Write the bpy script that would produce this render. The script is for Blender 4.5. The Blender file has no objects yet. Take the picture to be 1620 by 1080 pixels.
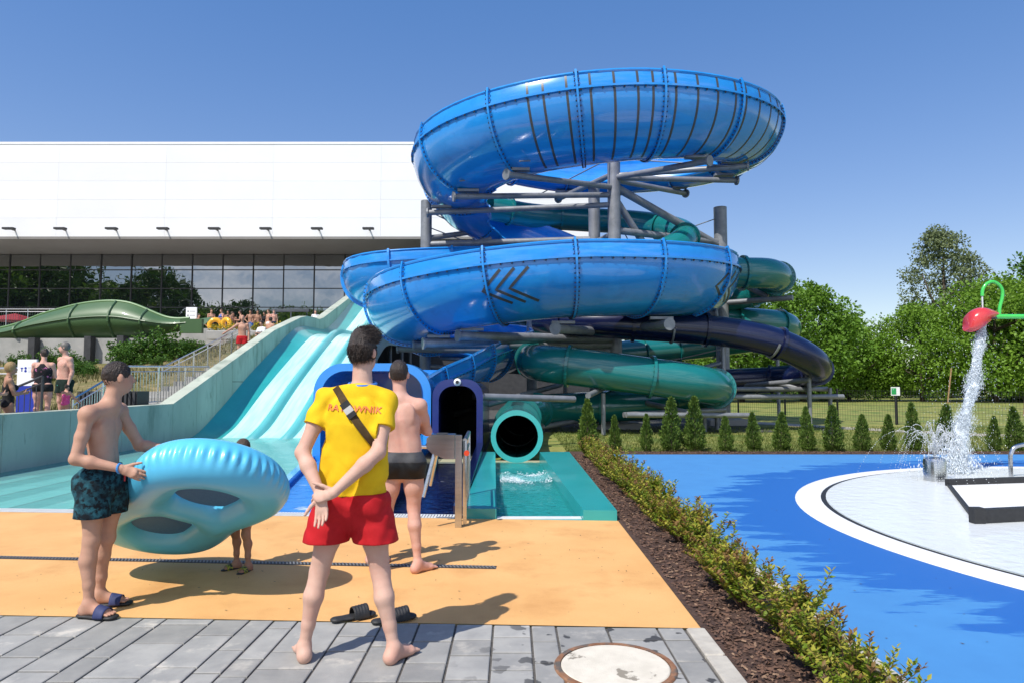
import bpy, math, random
import numpy as np
from mathutils import Vector, Matrix
R = math.radians
random.seed(7); rng = np.random.default_rng(7)
scene = bpy.context.scene
col = scene.collection

# ------------------------------------------------------------------ camera, sky, sun, exposure
cam_d = bpy.data.cameras.new("camera"); cam = bpy.data.objects.new("camera", cam_d); col.objects.link(cam)
cam.location = (0, 0, 1.55); cam.rotation_euler = (R(93.5), 0, 0)
cam_d.lens = 24; cam_d.sensor_width = 36; cam_d.clip_start = .05; cam_d.clip_end = 2000
scene.camera = cam
SUN_EL, SUN_AZ = R(54), R(217)
world = bpy.data.worlds.new("World"); scene.world = world; world.use_nodes = True
nt = world.node_tree; bgn = nt.nodes['Background']
sky = nt.nodes.new('ShaderNodeTexSky'); sky.sky_type = 'NISHITA'; sky.sun_disc = False
sky.sun_elevation = SUN_EL; sky.sun_rotation = SUN_AZ; sky.air_density = 1.0; sky.dust_density = .2; sky.ozone_density = 1.6
# a bank of fair-weather cloud stands in the sky opposite the view: the glass front mirrors it
tc = nt.nodes.new('ShaderNodeTexCoord'); sep = nt.nodes.new('ShaderNodeSeparateXYZ'); nt.links.new(tc.outputs['Generated'], sep.inputs[0])
noi = nt.nodes.new('ShaderNodeTexNoise'); noi.inputs['Scale'].default_value = 5.0; noi.inputs['Detail'].default_value = 6; noi.inputs['Roughness'].default_value = .55
mp = nt.nodes.new('ShaderNodeMapping'); mp.inputs['Scale'].default_value = (1, 1, 2.2); nt.links.new(tc.outputs['Generated'], mp.inputs[0]); nt.links.new(mp.outputs[0], noi.inputs['Vector'])
cr = nt.nodes.new('ShaderNodeValToRGB'); cr.color_ramp.elements[0].position = .46; cr.color_ramp.elements[1].position = .62; nt.links.new(noi.outputs['Fac'], cr.inputs[0])
side = nt.nodes.new('ShaderNodeMapRange'); side.inputs['From Min'].default_value = -.25; side.inputs['From Max'].default_value = -.6; nt.links.new(sep.outputs['Y'], side.inputs['Value'])
m1 = nt.nodes.new('ShaderNodeMath'); m1.operation = 'MULTIPLY'; nt.links.new(cr.outputs[0], m1.inputs[0]); nt.links.new(side.outputs[0], m1.inputs[1])
mixc = nt.nodes.new('ShaderNodeMix'); mixc.data_type = 'RGBA'; mixc.inputs['B'].default_value = (9, 9.4, 10.2, 1)
nt.links.new(m1.outputs[0], mixc.inputs['Factor']); hs = nt.nodes.new('ShaderNodeHueSaturation'); hs.inputs['Hue'].default_value = .524; hs.inputs['Saturation'].default_value = 1.42; hs.inputs['Value'].default_value = 1.16; nt.links.new(sky.outputs[0], hs.inputs['Color']); ga = nt.nodes.new('ShaderNodeGamma'); ga.inputs['Gamma'].default_value = .6; nt.links.new(hs.outputs[0], ga.inputs['Color']); sc_ = nt.nodes.new('ShaderNodeVectorMath'); sc_.operation = 'SCALE'; sc_.inputs['Scale'].default_value = 1.65; nt.links.new(ga.outputs[0], sc_.inputs[0]); nt.links.new(sc_.outputs[0], mixc.inputs['A']); nt.links.new(mixc.outputs['Result'], bgn.inputs['Color'])
bgn.inputs['Strength'].default_value = .14
sd = bpy.data.lights.new("sun", 'SUN'); sd.energy = 4.6; sd.angle = R(.5); sd.color = (1, .955, .88)
sun = bpy.data.objects.new("sun", sd); col.objects.link(sun)
SDIR = Vector((math.sin(SUN_AZ)*math.cos(SUN_EL), math.cos(SUN_AZ)*math.cos(SUN_EL), math.sin(SUN_EL)))
sun.rotation_euler = SDIR.to_track_quat('Z', 'Y').to_euler(); sun.location = (0, 0, 60)
vs = scene.view_settings; vs.view_transform = 'Standard'; vs.look = 'None'; vs.gamma = 1; vs.exposure = 0.2; vs.use_curve_mapping = False
scene.cycles.max_bounces = 8; scene.cycles.transparent_max_bounces = 24; scene.cycles.caustics_reflective = False; scene.cycles.caustics_refractive = False

# ------------------------------------------------------------------ materials
def srgb(r, g, b):
    f = lambda c: (c/255/12.92) if c/255 <= .04045 else ((c/255+.055)/1.055)**2.4
    return (f(r), f(g), f(b))
MATS = {}
def mat(name, c1, c2=None, scale=6, rough=.6, bump=0, bscale=80, metal=0, spec=.5, coat=0, detail=6, lo=.35, hi=.65, sss=0, emit=None, stretch=None, third=None, fourth=None):
    """Principled material: two base colours mixed by noise, optional third by a coarser noise, optional fine bump."""
    if name in MATS: return MATS[name]
    m = bpy.data.materials.new(name); m.use_nodes = True; n = m.node_tree; b = n.nodes['Principled BSDF']
    b.inputs['Roughness'].default_value = rough; b.inputs['Metallic'].default_value = metal; b.inputs['Specular IOR Level'].default_value = spec
    if coat: b.inputs['Coat Weight'].default_value = coat; b.inputs['Coat Roughness'].default_value = .06
    if sss:
        b.inputs['Subsurface Weight'].default_value = sss; b.inputs['Subsurface Radius'].default_value = (.02, .008, .004); b.inputs['Subsurface Scale'].default_value = .6
    tcn = n.nodes.new('ShaderNodeTexCoord'); mpn = n.nodes.new('ShaderNodeMapping'); n.links.new(tcn.outputs['Object'], mpn.inputs[0])
    if stretch: mpn.inputs['Scale'].default_value = stretch
    def noise(s, d=detail):
        q = n.nodes.new('ShaderNodeTexNoise'); q.inputs['Scale'].default_value = s; q.inputs['Detail'].default_value = d; q.inputs['Roughness'].default_value = .6
        n.links.new(mpn.outputs[0], q.inputs['Vector']); return q
    def ramp(src, a, z):
        q = n.nodes.new('ShaderNodeMapRange'); q.inputs['From Min'].default_value = a; q.inputs['From Max'].default_value = z; n.links.new(src, q.inputs['Value']); return q.outputs[0]
    def mix(fac, A, B):
        q = n.nodes.new('ShaderNodeMix'); q.data_type = 'RGBA'; n.links.new(fac, q.inputs['Factor'])
        for k, v in (('A', A), ('B', B)):
            if isinstance(v, tuple): q.inputs[k].default_value = (*v, 1)
            else: n.links.new(v, q.inputs[k])
        return q.outputs['Result']
    if c2 is None: b.inputs['Base Color'].default_value = (*c1, 1)
    else:
        o = mix(ramp(noise(scale).outputs['Fac'], lo, hi), c1, c2)
        if third: o = mix(ramp(noise(third[1]).outputs['Fac'], third[2], third[3]), o, third[0])
        if fourth: o = mix(ramp(noise(fourth[1], 3).outputs['Fac'], fourth[2], fourth[3]), o, fourth[0])
        n.links.new(o, b.inputs['Base Color'])
    if bump:
        bn = n.nodes.new('ShaderNodeBump'); bn.inputs['Strength'].default_value = bump; bn.inputs['Distance'].default_value = .02
        n.links.new(noise(bscale, 3).outputs['Fac'], bn.inputs['Height']); n.links.new(bn.outputs[0], b.inputs['Normal'])
    if emit: b.inputs['Emission Color'].default_value = (*emit, 1); b.inputs['Emission Strength'].default_value = 1
    MATS[name] = m; return m
def objrand(m, amount=.25):
    """vary brightness of a material from piece to piece"""
    n = m.node_tree; b = n.nodes['Principled BSDF']; oi = n.nodes.new('ShaderNodeObjectInfo')
    mr = n.nodes.new('ShaderNodeMapRange'); mr.inputs['To Min'].default_value = 1-amount; mr.inputs['To Max'].default_value = 1+amount; n.links.new(oi.outputs['Random'], mr.inputs['Value'])
    q = n.nodes.new('ShaderNodeMix'); q.data_type = 'RGBA'; q.blend_type = 'MULTIPLY'; q.inputs['Factor'].default_value = 1
    s = b.inputs['Base Color']
    if s.is_linked: n.links.new(s.links[0].from_socket, q.inputs['A'])
    else: q.inputs['A'].default_value = s.default_value
    cmb = n.nodes.new('ShaderNodeCombineColor'); [n.links.new(mr.outputs[0], cmb.inputs[i]) for i in range(3)]
    n.links.new(cmb.outputs[0], q.inputs['B']); n.links.new(q.outputs['Result'], s)
    return m
def water_mat(name, tint, rough=.03, bscale=7, bump=.35, foam=None, body=.25, bodycol=None, gloss=.6):
    """thin water sheet: sky gloss by fresnel over a tinted see-through layer and a little scattering body, foam where broken"""
    m = bpy.data.materials.new(name); m.use_nodes = True; n = m.node_tree; n.nodes.remove(n.nodes['Principled BSDF']); out = n.nodes['Material Output']
    tcn = n.nodes.new('ShaderNodeTexCoord')
    nz = n.nodes.new('ShaderNodeTexNoise'); nz.inputs['Scale'].default_value = bscale; nz.inputs['Detail'].default_value = 4; n.links.new(tcn.outputs['Object'], nz.inputs['Vector'])
    bp = n.nodes.new('ShaderNodeBump'); bp.inputs['Strength'].default_value = bump; bp.inputs['Distance'].default_value = .06; n.links.new(nz.outputs['Fac'], bp.inputs['Height'])
    gl = n.nodes.new('ShaderNodeBsdfGlossy'); gl.inputs['Roughness'].default_value = rough; n.links.new(bp.outputs[0], gl.inputs['Normal'])
    tr = n.nodes.new('ShaderNodeBsdfTransparent'); tr.inputs['Color'].default_value = (*tint, 1)
    df = n.nodes.new('ShaderNodeBsdfDiffuse'); df.inputs['Color'].default_value = (*(bodycol or tint), 1); n.links.new(bp.outputs[0], df.inputs['Normal'])
    a = n.nodes.new('ShaderNodeMixShader'); a.inputs[0].default_value = body; n.links.new(tr.outputs[0], a.inputs[1]); n.links.new(df.outputs[0], a.inputs[2])
    fr = n.nodes.new('ShaderNodeFresnel'); fr.inputs['IOR'].default_value = 1.33; n.links.new(bp.outputs[0], fr.inputs['Normal'])
    gm0 = n.nodes.new('ShaderNodeMath'); gm0.operation = 'MULTIPLY'; gm0.inputs[1].default_value = gloss; n.links.new(fr.outputs[0], gm0.inputs[0])
    c = n.nodes.new('ShaderNodeMixShader'); n.links.new(gm0.outputs[0], c.inputs[0]); n.links.new(a.outputs[0], c.inputs[1]); n.links.new(gl.outputs[0], c.inputs[2])
    last = c
    if foam:
        f = n.nodes.new('ShaderNodeTexNoise'); f.inputs['Scale'].default_value = foam[0]; f.inputs['Detail'].default_value = 8; n.links.new(tcn.outputs['Object'], f.inputs['Vector'])
        mr = n.nodes.new('ShaderNodeMapRange'); mr.inputs['From Min'].default_value = foam[1]; mr.inputs['From Max'].default_value = foam[2]; n.links.new(f.outputs['Fac'], mr.inputs['Value'])
        d2 = n.nodes.new('ShaderNodeBsdfDiffuse'); d2.inputs['Color'].default_value = (.82, .87, .9, 1)
        e = n.nodes.new('ShaderNodeMixShader'); n.links.new(mr.outputs[0], e.inputs[0]); n.links.new(c.outputs[0], e.inputs[1]); n.links.new(d2.outputs[0], e.inputs[2]); last = e
    n.links.new(last.outputs[0], out.inputs['Surface']); return m
def leaf_mat(name, a, b, trans=.25, scale=1.2):
    m = mat(name, a, b, scale=scale, rough=.55, spec=.3, lo=.3, hi=.7)
    n = m.node_tree; p = n.nodes['Principled BSDF']; out = n.nodes['Material Output']
    t = n.nodes.new('ShaderNodeBsdfTranslucent'); n.links.new(p.inputs['Base Color'].links[0].from_socket, t.inputs['Color'])
    x = n.nodes.new('ShaderNodeMixShader'); x.inputs[0].default_value = trans; n.links.new(p.outputs[0], x.inputs[1]); n.links.new(t.outputs[0], x.inputs[2]); n.links.new(x.outputs[0], out.inputs['Surface'])
    return m

# ------------------------------------------------------------------ mesh helpers
class MB:
    def __init__(s): s.v = []; s.f = []; s.n = 0
    def add(s, v, f):
        v = [tuple(float(c) for c in p) for p in v]; o = len(s.v); s.v += v; s.f += [tuple(i+o for i in q) for q in f]; return s
    def box(s, a, b, M=None):
        (x0, y0, z0), (x1, y1, z1) = a, b
        v = [(x0,y0,z0),(x1,y0,z0),(x1,y1,z0),(x0,y1,z0),(x0,y0,z1),(x1,y0,z1),(x1,y1,z1),(x0,y1,z1)]
        if M is not None: v = [M @ Vector(p) for p in v]
        return s.add(v, [(0,3,2,1),(4,5,6,7),(0,1,5,4),(1,2,6,5),(2,3,7,6),(3,0,4,7)])
    def cbox(s, a, b, c=.01, M=None):
        """box with chamfered upper and vertical edges"""
        (x0, y0, z0), (x1, y1, z1) = a, b
        def ring(i, z): return [(x0+i+c,y0+i,z),(x1-i-c,y0+i,z),(x1-i,y0+i+c,z),(x1-i,y1-i-c,z),(x1-i-c,y1-i,z),(x0+i+c,y1-i,z),(x0+i,y1-i-c,z),(x0+i,y0+i+c,z)]
        v = ring(0, z0)+ring(0, z1-c)+ring(c, z1)
        if M is not None: v = [M @ Vector(p) for p in v]
        f = [tuple(range(7, -1, -1)), tuple(range(16, 24))]
        for k in (0, 8):
            for i in range(8): f.append((k+i, k+(i+1) % 8, k+8+(i+1) % 8, k+8+i))
        return s.add(v, f)
    def tube(s, pts, r, n=8, cap=True, closed=False):
        P = [Vector(p) for p in pts]; k = len(P); rr = r if hasattr(r, '__len__') else [r]*k
        v = []; up = None
        for i, p in enumerate(P):
            if closed: t = P[(i+1) % k]-P[i-1]
            else: t = P[min(i+1, k-1)]-P[max(i-1, 0)]
            t.normalize()
            if up is None: up = Vector((0, 0, 1)) if abs(t.z) < .9 else Vector((1, 0, 0))
            a = t.cross(up)
            if a.length < 1e-4: a = t.orthogonal()
            a.normalize(); up = a.cross(t)
            for j in range(n):
                q = 2*math.pi*j/n; v.append(p+(a*math.cos(q)+up*math.sin(q))*rr[i])
        f = []
        for i in range(k if closed else k-1):
            for j in range(n):
                A, B = i*n, ((i+1) % k)*n; f.append((A+j, A+(j+1) % n, B+(j+1) % n, B+j))
        if cap and not closed: f += [tuple(range(n-1, -1, -1)), tuple(range((k-1)*n, k*n))]
        return s.add(v, f)
    def lathe(s, prof, n=24, M=None, cap=True):
        v = []; k = len(prof)
        for (r, z) in prof:
            for j in range(n): v.append((r*math.cos(2*math.pi*j/n), r*math.sin(2*math.pi*j/n), z))
        if M is not None: v = [M @ Vector(p) for p in v]
        f = [(i*n+j, i*n+(j+1) % n, (i+1)*n+(j+1) % n, (i+1)*n+j) for i in range(k-1) for j in range(n)]
        if cap: f += [tuple(range(n-1, -1, -1)), tuple(range((k-1)*n, k*n))]
        return s.add(v, f)
    def grid(s, rows, closed=False):
        k, n = len(rows), len(rows[0]); v = [p for r in rows for p in r]
        m = n if closed else n-1
        return s.add(v, [(i*n+j, i*n+(j+1) % n, (i+1)*n+(j+1) % n, (i+1)*n+j) for i in range(k-1) for j in range(m)])
    def slab(s, poly, z0, z1):
        n = len(poly); v = [(x, y, z0) for x, y in poly]+[(x, y, z1) for x, y in poly]
        return s.add(v, [tuple(range(n-1, -1, -1)), tuple(range(n, 2*n))]+[(i, (i+1) % n, n+(i+1) % n, n+i) for i in range(n)])
    def mesh(s, name, smooth=False):
        me = bpy.data.meshes.new(name); me.from_pydata(s.v, [], s.f); me.update()
        if smooth: me.shade_smooth()
        return me
    def build(s, name, m, parent=None, smooth=False, kind=None, loc=None):
        return link(name, s.mesh(name, smooth), m, parent, kind, loc)
def link(name, me, m, parent=None, kind=None, loc=None):
    if m is not None and not me.materials: me.materials.append(m)
    o = bpy.data.objects.new(name, me); col.objects.link(o)
    if parent is not None: o.parent = parent
    if kind: o['kind'] = kind
    if loc is not None: o.location = loc
    return o
def autosmooth(o, ang=35):
    me = o.data; me.shade_smooth()
    try: me.set_sharp_from_angle(angle=R(ang))
    except Exception: pass
    return o
def thing(name, label, cat, loc=(0, 0, 0), rz=0, group=None):
    o = bpy.data.objects.new(name, None); col.objects.link(o); o.location = loc; o.rotation_euler = (0, 0, rz); o.empty_display_size = .2
    return tag(o, label, cat, group)
def tag(o, label, cat, group=None):
    o['label'] = label; o['category'] = cat
    if group: o['group'] = group
    return o
def copy_tree(o, parent=None):
    c = o.copy(); col.objects.link(c); c.parent = parent
    for ch in o.children: copy_tree(ch, c)
    return c
def catmull(pts, n=8):
    P = [np.array(p, float) for p in pts]; out = []
    for i in range(len(P)-1):
        a, b, c, d = P[max(i-1, 0)], P[i], P[i+1], P[min(i+2, len(P)-1)]
        for k in range(n):
            t = k/n; out.append(.5*((2*b)+(-a+c)*t+(2*a-5*b+4*c-d)*t*t+(-a+3*b-3*c+d)*t**3))
    out.append(P[-1]); return np.array(out)
def raw(name, v, f, m, parent=None, smooth=False, kind=None, mi=None):
    """fast path for big numpy meshes of quads or triangles"""
    v = np.asarray(v, np.float32); f = np.asarray(f, np.int32); k = f.shape[1]; me = bpy.data.meshes.new(name)
    me.vertices.add(len(v)); me.vertices.foreach_set('co', v.ravel()); me.loops.add(f.size); me.loops.foreach_set('vertex_index', f.ravel())
    me.polygons.add(len(f)); me.polygons.foreach_set('loop_start', np.arange(0, f.size, k, dtype=np.int32)); me.polygons.foreach_set('loop_total', np.full(len(f), k, np.int32))
    for q in (m if isinstance(m, (list, tuple)) else [m]): me.materials.append(q)
    if mi is not None: me.polygons.foreach_set('material_index', np.asarray(mi, np.int32))
    me.update(calc_edges=True)
    if smooth: me.shade_smooth()
    return link(name, me, None, parent, kind)
# ------------------------------------------------------------------ palette
M = {}
M['lawn'] = mat('lawn', srgb(108,122,52), srgb(146,140,74), scale=.5, rough=.9, bump=.6, bscale=30, third=(srgb(82,104,40), .9, .5, .62))
M['drygrass'] = mat('dry_grass', srgb(128,112,72), srgb(92,92,44), scale=.9, rough=.95, bump=.8, bscale=12, third=(srgb(140,124,84), 2.5, .52, .64))
M['orange'] = mat('orange_rubber', srgb(212,160,98), srgb(222,172,110), scale=1.1, rough=.85, bump=.25, bscale=260, third=(srgb(196,142,82), 1.6, .5, .75), fourth=(srgb(170,118,66), 150, .60, .72))
M['mulch'] = mat('mulch', srgb(92,68,56), srgb(56,40,33), scale=30, rough=.95, bump=1, bscale=60, third=(srgb(116,90,70), 50, .6, .7))
M['steel'] = mat('galvanised_steel', (.28,.29,.305), (.20,.21,.225), scale=3, rough=.5, metal=.35, spec=.4, third=(srgb(112,112,110), 9, .58, .75))
M['stainless'] = mat('stainless', (.62,.62,.62), (.5,.5,.51), scale=2, rough=.22, metal=1, stretch=(1,1,14))
M['concrete'] = mat('concrete', (.35,.385,.315), (.45,.485,.40), scale=.9, rough=.85, bump=.15, bscale=40, third=(srgb(112,126,112), 1.6, .52, .75), stretch=(1,1,.32), fourth=(srgb(96,106,92), 4.5, .64, .80))  # base green stands for aqua light bounced off the lanes; darker stains over it
M['grey_concrete'] = mat('grey_concrete', (.30,.30,.285), (.40,.39,.37), scale=1.4, rough=.9, bump=.2, bscale=50)
M['shade_toned_gravel'] = mat('shade_toned_gravel', (.05,.05,.047), (.09,.088,.08), scale=3, rough=.95, bump=.7, bscale=60)  # grey gravel coloured dark to stand for the shade under the slides
M['white'] = mat('white_paint', (.80,.80,.79), (.76,.76,.755), scale=2, rough=.45)
M['white_grate'] = mat('white_plastic', (.72,.72,.70), (.62,.62,.60), scale=6, rough=.5)
M['black'] = mat('black_rubber', (.014,.014,.015), (.025,.025,.026), scale=20, rough=.6)
M['dark'] = mat('dark_grey_paint', (.03,.031,.034), (.05,.05,.053), scale=4, rough=.6)
M['teal'] = mat('teal_gelcoat', (.008,.150,.148), (.010,.172,.168), scale=.7, rough=.22, coat=.6)
M['teal_tile'] = mat('teal_tile', (.02,.30,.30), (.03,.36,.36), scale=.8, rough=.3, coat=.3)
M['aqua'] = mat('pale_aqua_gelcoat', (.40,.78,.76), (.54,.85,.83), scale=3, rough=.25, coat=.4, stretch=(3,.25,.25), lo=.4, hi=.62)
M['aqua_mid'] = mat('mid_aqua_gelcoat', (.10,.46,.46), (.14,.52,.52), scale=.8, rough=.3, coat=.3)
M['blue'] = mat('blue_gelcoat', (.014,.235,.64), (.017,.255,.68), scale=.5, rough=.2, coat=.7, third=((.024,.285,.72), 1.2, .55, .75), fourth=((.010,.185,.54), 2.6, .55, .85))
M['blue_light'] = mat('light_blue_gelcoat', (.022,.235,.64), (.03,.26,.68), scale=.5, rough=.25, coat=.6)
M['navy'] = mat('navy_gelcoat', (.003,.006,.036), (.004,.008,.044), scale=.6, rough=.25, coat=.3)
M['pool_blue'] = mat('pool_blue', (.03,.18,.62), (.04,.22,.68), scale=.8, rough=.4)
M['bolt'] = mat('bolt', (.02,.022,.03), rough=.5, metal=.5)

# ------------------------------------------------------------------ ground sheets
def poly(name, pts, z, m, kind='structure', parent=None):
    return MB().add([(x, y, z) for x, y in pts], [tuple(range(len(pts)))]).build(name, m, parent, kind=kind)
g = MB(); z = -.012
x0, x1, y0, y1 = -9.58, 1.2, 7.7, 22.0
for q in ([(-900,-700),(900,-700),(900,2.0),(-900,2.0)], [(1.2,2.0),(900,2.0),(900,900),(1.2,900)], [(x0,y1),(x1,y1),(x1,900),(x0,900)], [(-900,2.0),(x0,2.0),(x0,900),(-900,900)]):
    g.add([(x, y, z) for x, y in q], [(0, 1, 2, 3)])
g.build('lawn', M['lawn'], kind='structure')
fy = lambda x: 4.502-.0537*(x)           # paving meets rubber
ey = lambda x: 7.926-.0723*x             # rubber meets pool edge
poly('rubber_surface', [(-14, fy(-14)), (1.2, fy(1.2)), (1.2, ey(1.2)), (-9.2, ey(-9.2)), (-14, ey(-9.2))], .0, M['orange'])
poly('service_yard', [(-4.1, 14.31), (-.6, 14.31), (-.6, 22.0), (-5.3, 22.0), (-5.3, 20.75), (-4.1, 16.0)], -.014, M['shade_toned_gravel']); poly('lawn_patch', [(-.6, 14.02), (1.2, 14.02), (1.2, 22.0), (-.6, 22.0)], -.0135, M['lawn'])
poly('gravel_yard', [(-9.2, 22.01), (8.6, 22.01), (9.5, 40), (-9.2, 40)], -.004, M['shade_toned_gravel'])

# ---- grey block paving, every block its own piece
pv = mat('paver', srgb(138,137,134), srgb(156,154,149), scale=5, rough=.8, bump=.25, bscale=180, third=(srgb(184,178,168), 4.5, .58, .72))
objrand(pv, .16)
n = pv.node_tree; b = n.nodes['Principled BSDF']   # wet splashes round the cover
tcn = n.nodes.new('ShaderNodeTexCoord'); sp = n.nodes.new('ShaderNodeSeparateXYZ'); n.links.new(tcn.outputs['Object'], sp.inputs[0])
nz = n.nodes.new('ShaderNodeTexNoise'); nz.inputs['Scale'].default_value = 5.5; nz.inputs['Detail'].default_value = 3; n.links.new(tcn.outputs['Object'], nz.inputs['Vector'])
a1 = n.nodes.new('ShaderNodeMapRange'); a1.inputs['From Min'].default_value = -.4; a1.inputs['From Max'].default_value = .2; n.links.new(sp.outputs['X'], a1.inputs['Value'])
a2 = n.nodes.new('ShaderNodeMapRange'); a2.inputs['From Min'].default_value = .60; a2.inputs['From Max'].default_value = .625; n.links.new(nz.outputs['Fac'], a2.inputs['Value'])
mu = n.nodes.new('ShaderNodeMath'); mu.operation = 'MULTIPLY'; n.links.new(a1.outputs[0], mu.inputs[0]); n.links.new(a2.outputs[0], mu.inputs[1])
mx = n.nodes.new('ShaderNodeMix'); mx.data_type = 'RGBA'; n.links.new(mu.outputs[0], mx.inputs['Factor']); n.links.new(b.inputs['Base Color'].links[0].from_socket, mx.inputs['A']); mx.inputs['B'].default_value = (.05,.05,.052,1)
n.links.new(mx.outputs['Result'], b.inputs['Base Color'])
base = poly('paving', [(-9, 2.0), (1.1, 2.0), (1.1, fy(1.1)-.01), (-9, fy(-9)-.01)], -.011, mat('joint_sand', (.07,.065,.058), (.12,.11,.1), scale=40, rough=.95, bump=.5))
rp = random.Random(3); x = -5.0; gap = .007
while x < 1.02:
    w = rp.choice((.16,.24,.24,.32)); w = min(w, 1.09-x)
    yy = 2.45+rp.random()*.2
    end = fy(x+w/2)-.004
    while yy < end-.06:
        l = rp.choice((.24,.32,.32,.48)); ye = min(yy+l, end)
        if end-ye < .1: ye = end
        tops = [(x+gap, yy+gap), (x+w-gap, yy+gap), (x+w-gap, min(ye-gap, fy(x+w)-.006) if ye == end else ye-gap), (x+gap, min(ye-gap, fy(x)-.006) if ye == end else ye-gap)]
        dz = rp.uniform(-.0015, .0015); c = .005
        cx, cy = sum(p[0] for p in tops)/4, sum(p[1] for p in tops)/4
        ins = [(px+(c if px < cx else -c), py+(c if py < cy else -c)) for px, py in tops]
        v = [(px, py, -.05) for px, py in tops]+[(px, py, -.003+dz) for px, py in tops]+[(px, py, dz) for px, py in ins]
        f = [(8, 9, 10, 11)]+[(k+i, k+(i+1) % 4, k+4+(i+1) % 4, k+4+i) for k in (0, 4) for i in range(4)]
        MB().add(v, f).build('paver', pv, base)
        yy = ye
    x += w
poly('paving_verge', [(-900, 1.999), (900, 1.999), (900, -60), (-900, -60)], -.006, mat('far_paving', srgb(140,140,138), srgb(156,154,150), scale=3, rough=.85))
# pale kerb stones beside the planting bed
kr = thing('kerb', 'pale concrete edging stones between grey paving and mulch bed', 'kerb')
y = 2.4
while y < 4.3:
    MB().cbox((1.105, y+.004, -.1), (1.225, min(y+.8, fy(1.16))-.004, .006), .008).build('kerb_stone', mat('pale_concrete', srgb(186,180,168), srgb(166,160,150), scale=8, rough=.9, bump=.2), kr); y += .8
ke = thing('edging', 'thin concrete edging between shrub bed and blue rubber surface', 'kerb')
y = 2.4
while y < 15.0:
    MB().cbox((1.975, y+.004, -.1), (2.035, min(y+1, 15.08)-.004, .03), .006).build('kerb_stone', MATS['pale_concrete'], ke); y += 1
# manhole cover
cv = thing('manhole_cover', 'round pale concrete manhole cover with rusty rim in paving', 'manhole cover', (.565, 3.84, 0))
MB().lathe([(.30,-.02),(.30,.012),(.328,.012),(.335,.004),(.335,-.02)], 48, cap=False).build('rim', mat('rust', srgb(120,78,52), srgb(150,112,84), scale=14, rough=.85, bump=.4, third=(srgb(90,84,78), 8, .5, .6)), cv)
MB().lathe([(.296,-.02),(.296,.007),(.29,.011)], 48).build('lid', mat('lid_concrete', srgb(212,204,188), srgb(198,190,174), scale=9, rough=.9, bump=.15, bscale=120, third=(srgb(138,130,116), 3.6, .60, .62)), cv)
# slot drain
dr = thing('slot_drain', 'long narrow black slotted drain across the orange surface', 'drain', (-.133, 5.868, 0), math.atan2(-.336, 4.442))
MB().box((-9.5,-.045,-.05),(0,.045,.003)).build('channel', M['black'], dr)
m = MB()
for i in range(300):
    xx = -.02-i*.031
    M4 = Matrix.Translation((xx, 0, 0)) @ Matrix.Rotation(R(25), 4, 'Z'); m.box((-.006,-.042,0),(.006,.042,.008), M4)
m.build('grate', mat('grate_grey', (.12,.125,.13), (.2,.2,.2), scale=30, rough=.5), dr)['kind'] = 'stuff'

# ---- planting bed
poly('planting_bed', [(1.226, 2.2), (1.972, 2.2), (1.972, 15.1), (16.5, 15.1), (16.5, 15.75), (1.2, 15.75), (1.2, 14.2), (1.2, 4.5)], .002, M['mulch'])
N = 14000; cx = np.where(rng.random(N) < .8, rng.uniform(1.24, 1.96, N), rng.uniform(1.3, 13, N)); cy = np.where(cx < 1.96, 2.4+12.6*rng.random(N)**1.6, rng.uniform(15.12, 15.7, N))
a = rng.uniform(0, 6.283, N); l = rng.uniform(.006, .022, N); w = rng.uniform(.003, .007, N); tl = rng.uniform(-.6, .6, N)
ux, uy = np.cos(a), np.sin(a); zz = rng.uniform(.004, .02, N)
V = np.stack([np.stack([cx+s*l*ux-t*w*uy, cy+s*l*uy+t*w*ux, zz+s*l*tl*.6+t*w*.5], 1) for s, t in ((-1,-1),(1,-1),(1,1),(-1,1))], 1).reshape(-1, 3)
chip = raw('bark_chips', V, np.arange(4*N).reshape(-1, 4), [mat('chip_a', srgb(112,84,68), srgb(76,56,46), scale=40, rough=.95), mat('chip_b', srgb(150,122,98), srgb(112,88,70), scale=40, rough=.95)], kind='stuff', mi=(rng.random(N) < .12).astype(int))
rs = np.random.default_rng(5); k = 420; sx = rs.uniform(-4, 9, k); sy = np.where(sx < 1.15, rs.uniform(4.7, 7.8, k), rs.uniform(3, 15, k)); okk = ((sx < 1.15) | (sx > 2.1)) & (np.hypot(sx-9, sy-7.3) > 5.6); sx, sy = sx[okk], sy[okk]; k = len(sx); aa = rs.uniform(0, 6.28, k); ss = rs.uniform(.004, .014, k)
V = np.stack([np.stack([sx+ss*p*np.cos(aa)-ss*.45*q*np.sin(aa), sy+ss*p*np.sin(aa)+ss*.45*q*np.cos(aa), np.full(k, .004)+.004*(p > 0)], 1) for p, q in ((-1,0),(0,-1),(1,0),(0,1))], 1).reshape(-1, 3)
tag(raw('leaf_litter', V, np.arange(4*k).reshape(-1, 4), mat('litter', (.05,.035,.02), (.14,.10,.05), scale=20, rough=.9), kind='stuff'), 'tiny dry leaf scraps scattered over the orange and blue surfaces', 'leaf litter')
tag(chip, 'loose brown bark chips scattered over the planting bed', 'bark mulch')

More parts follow.
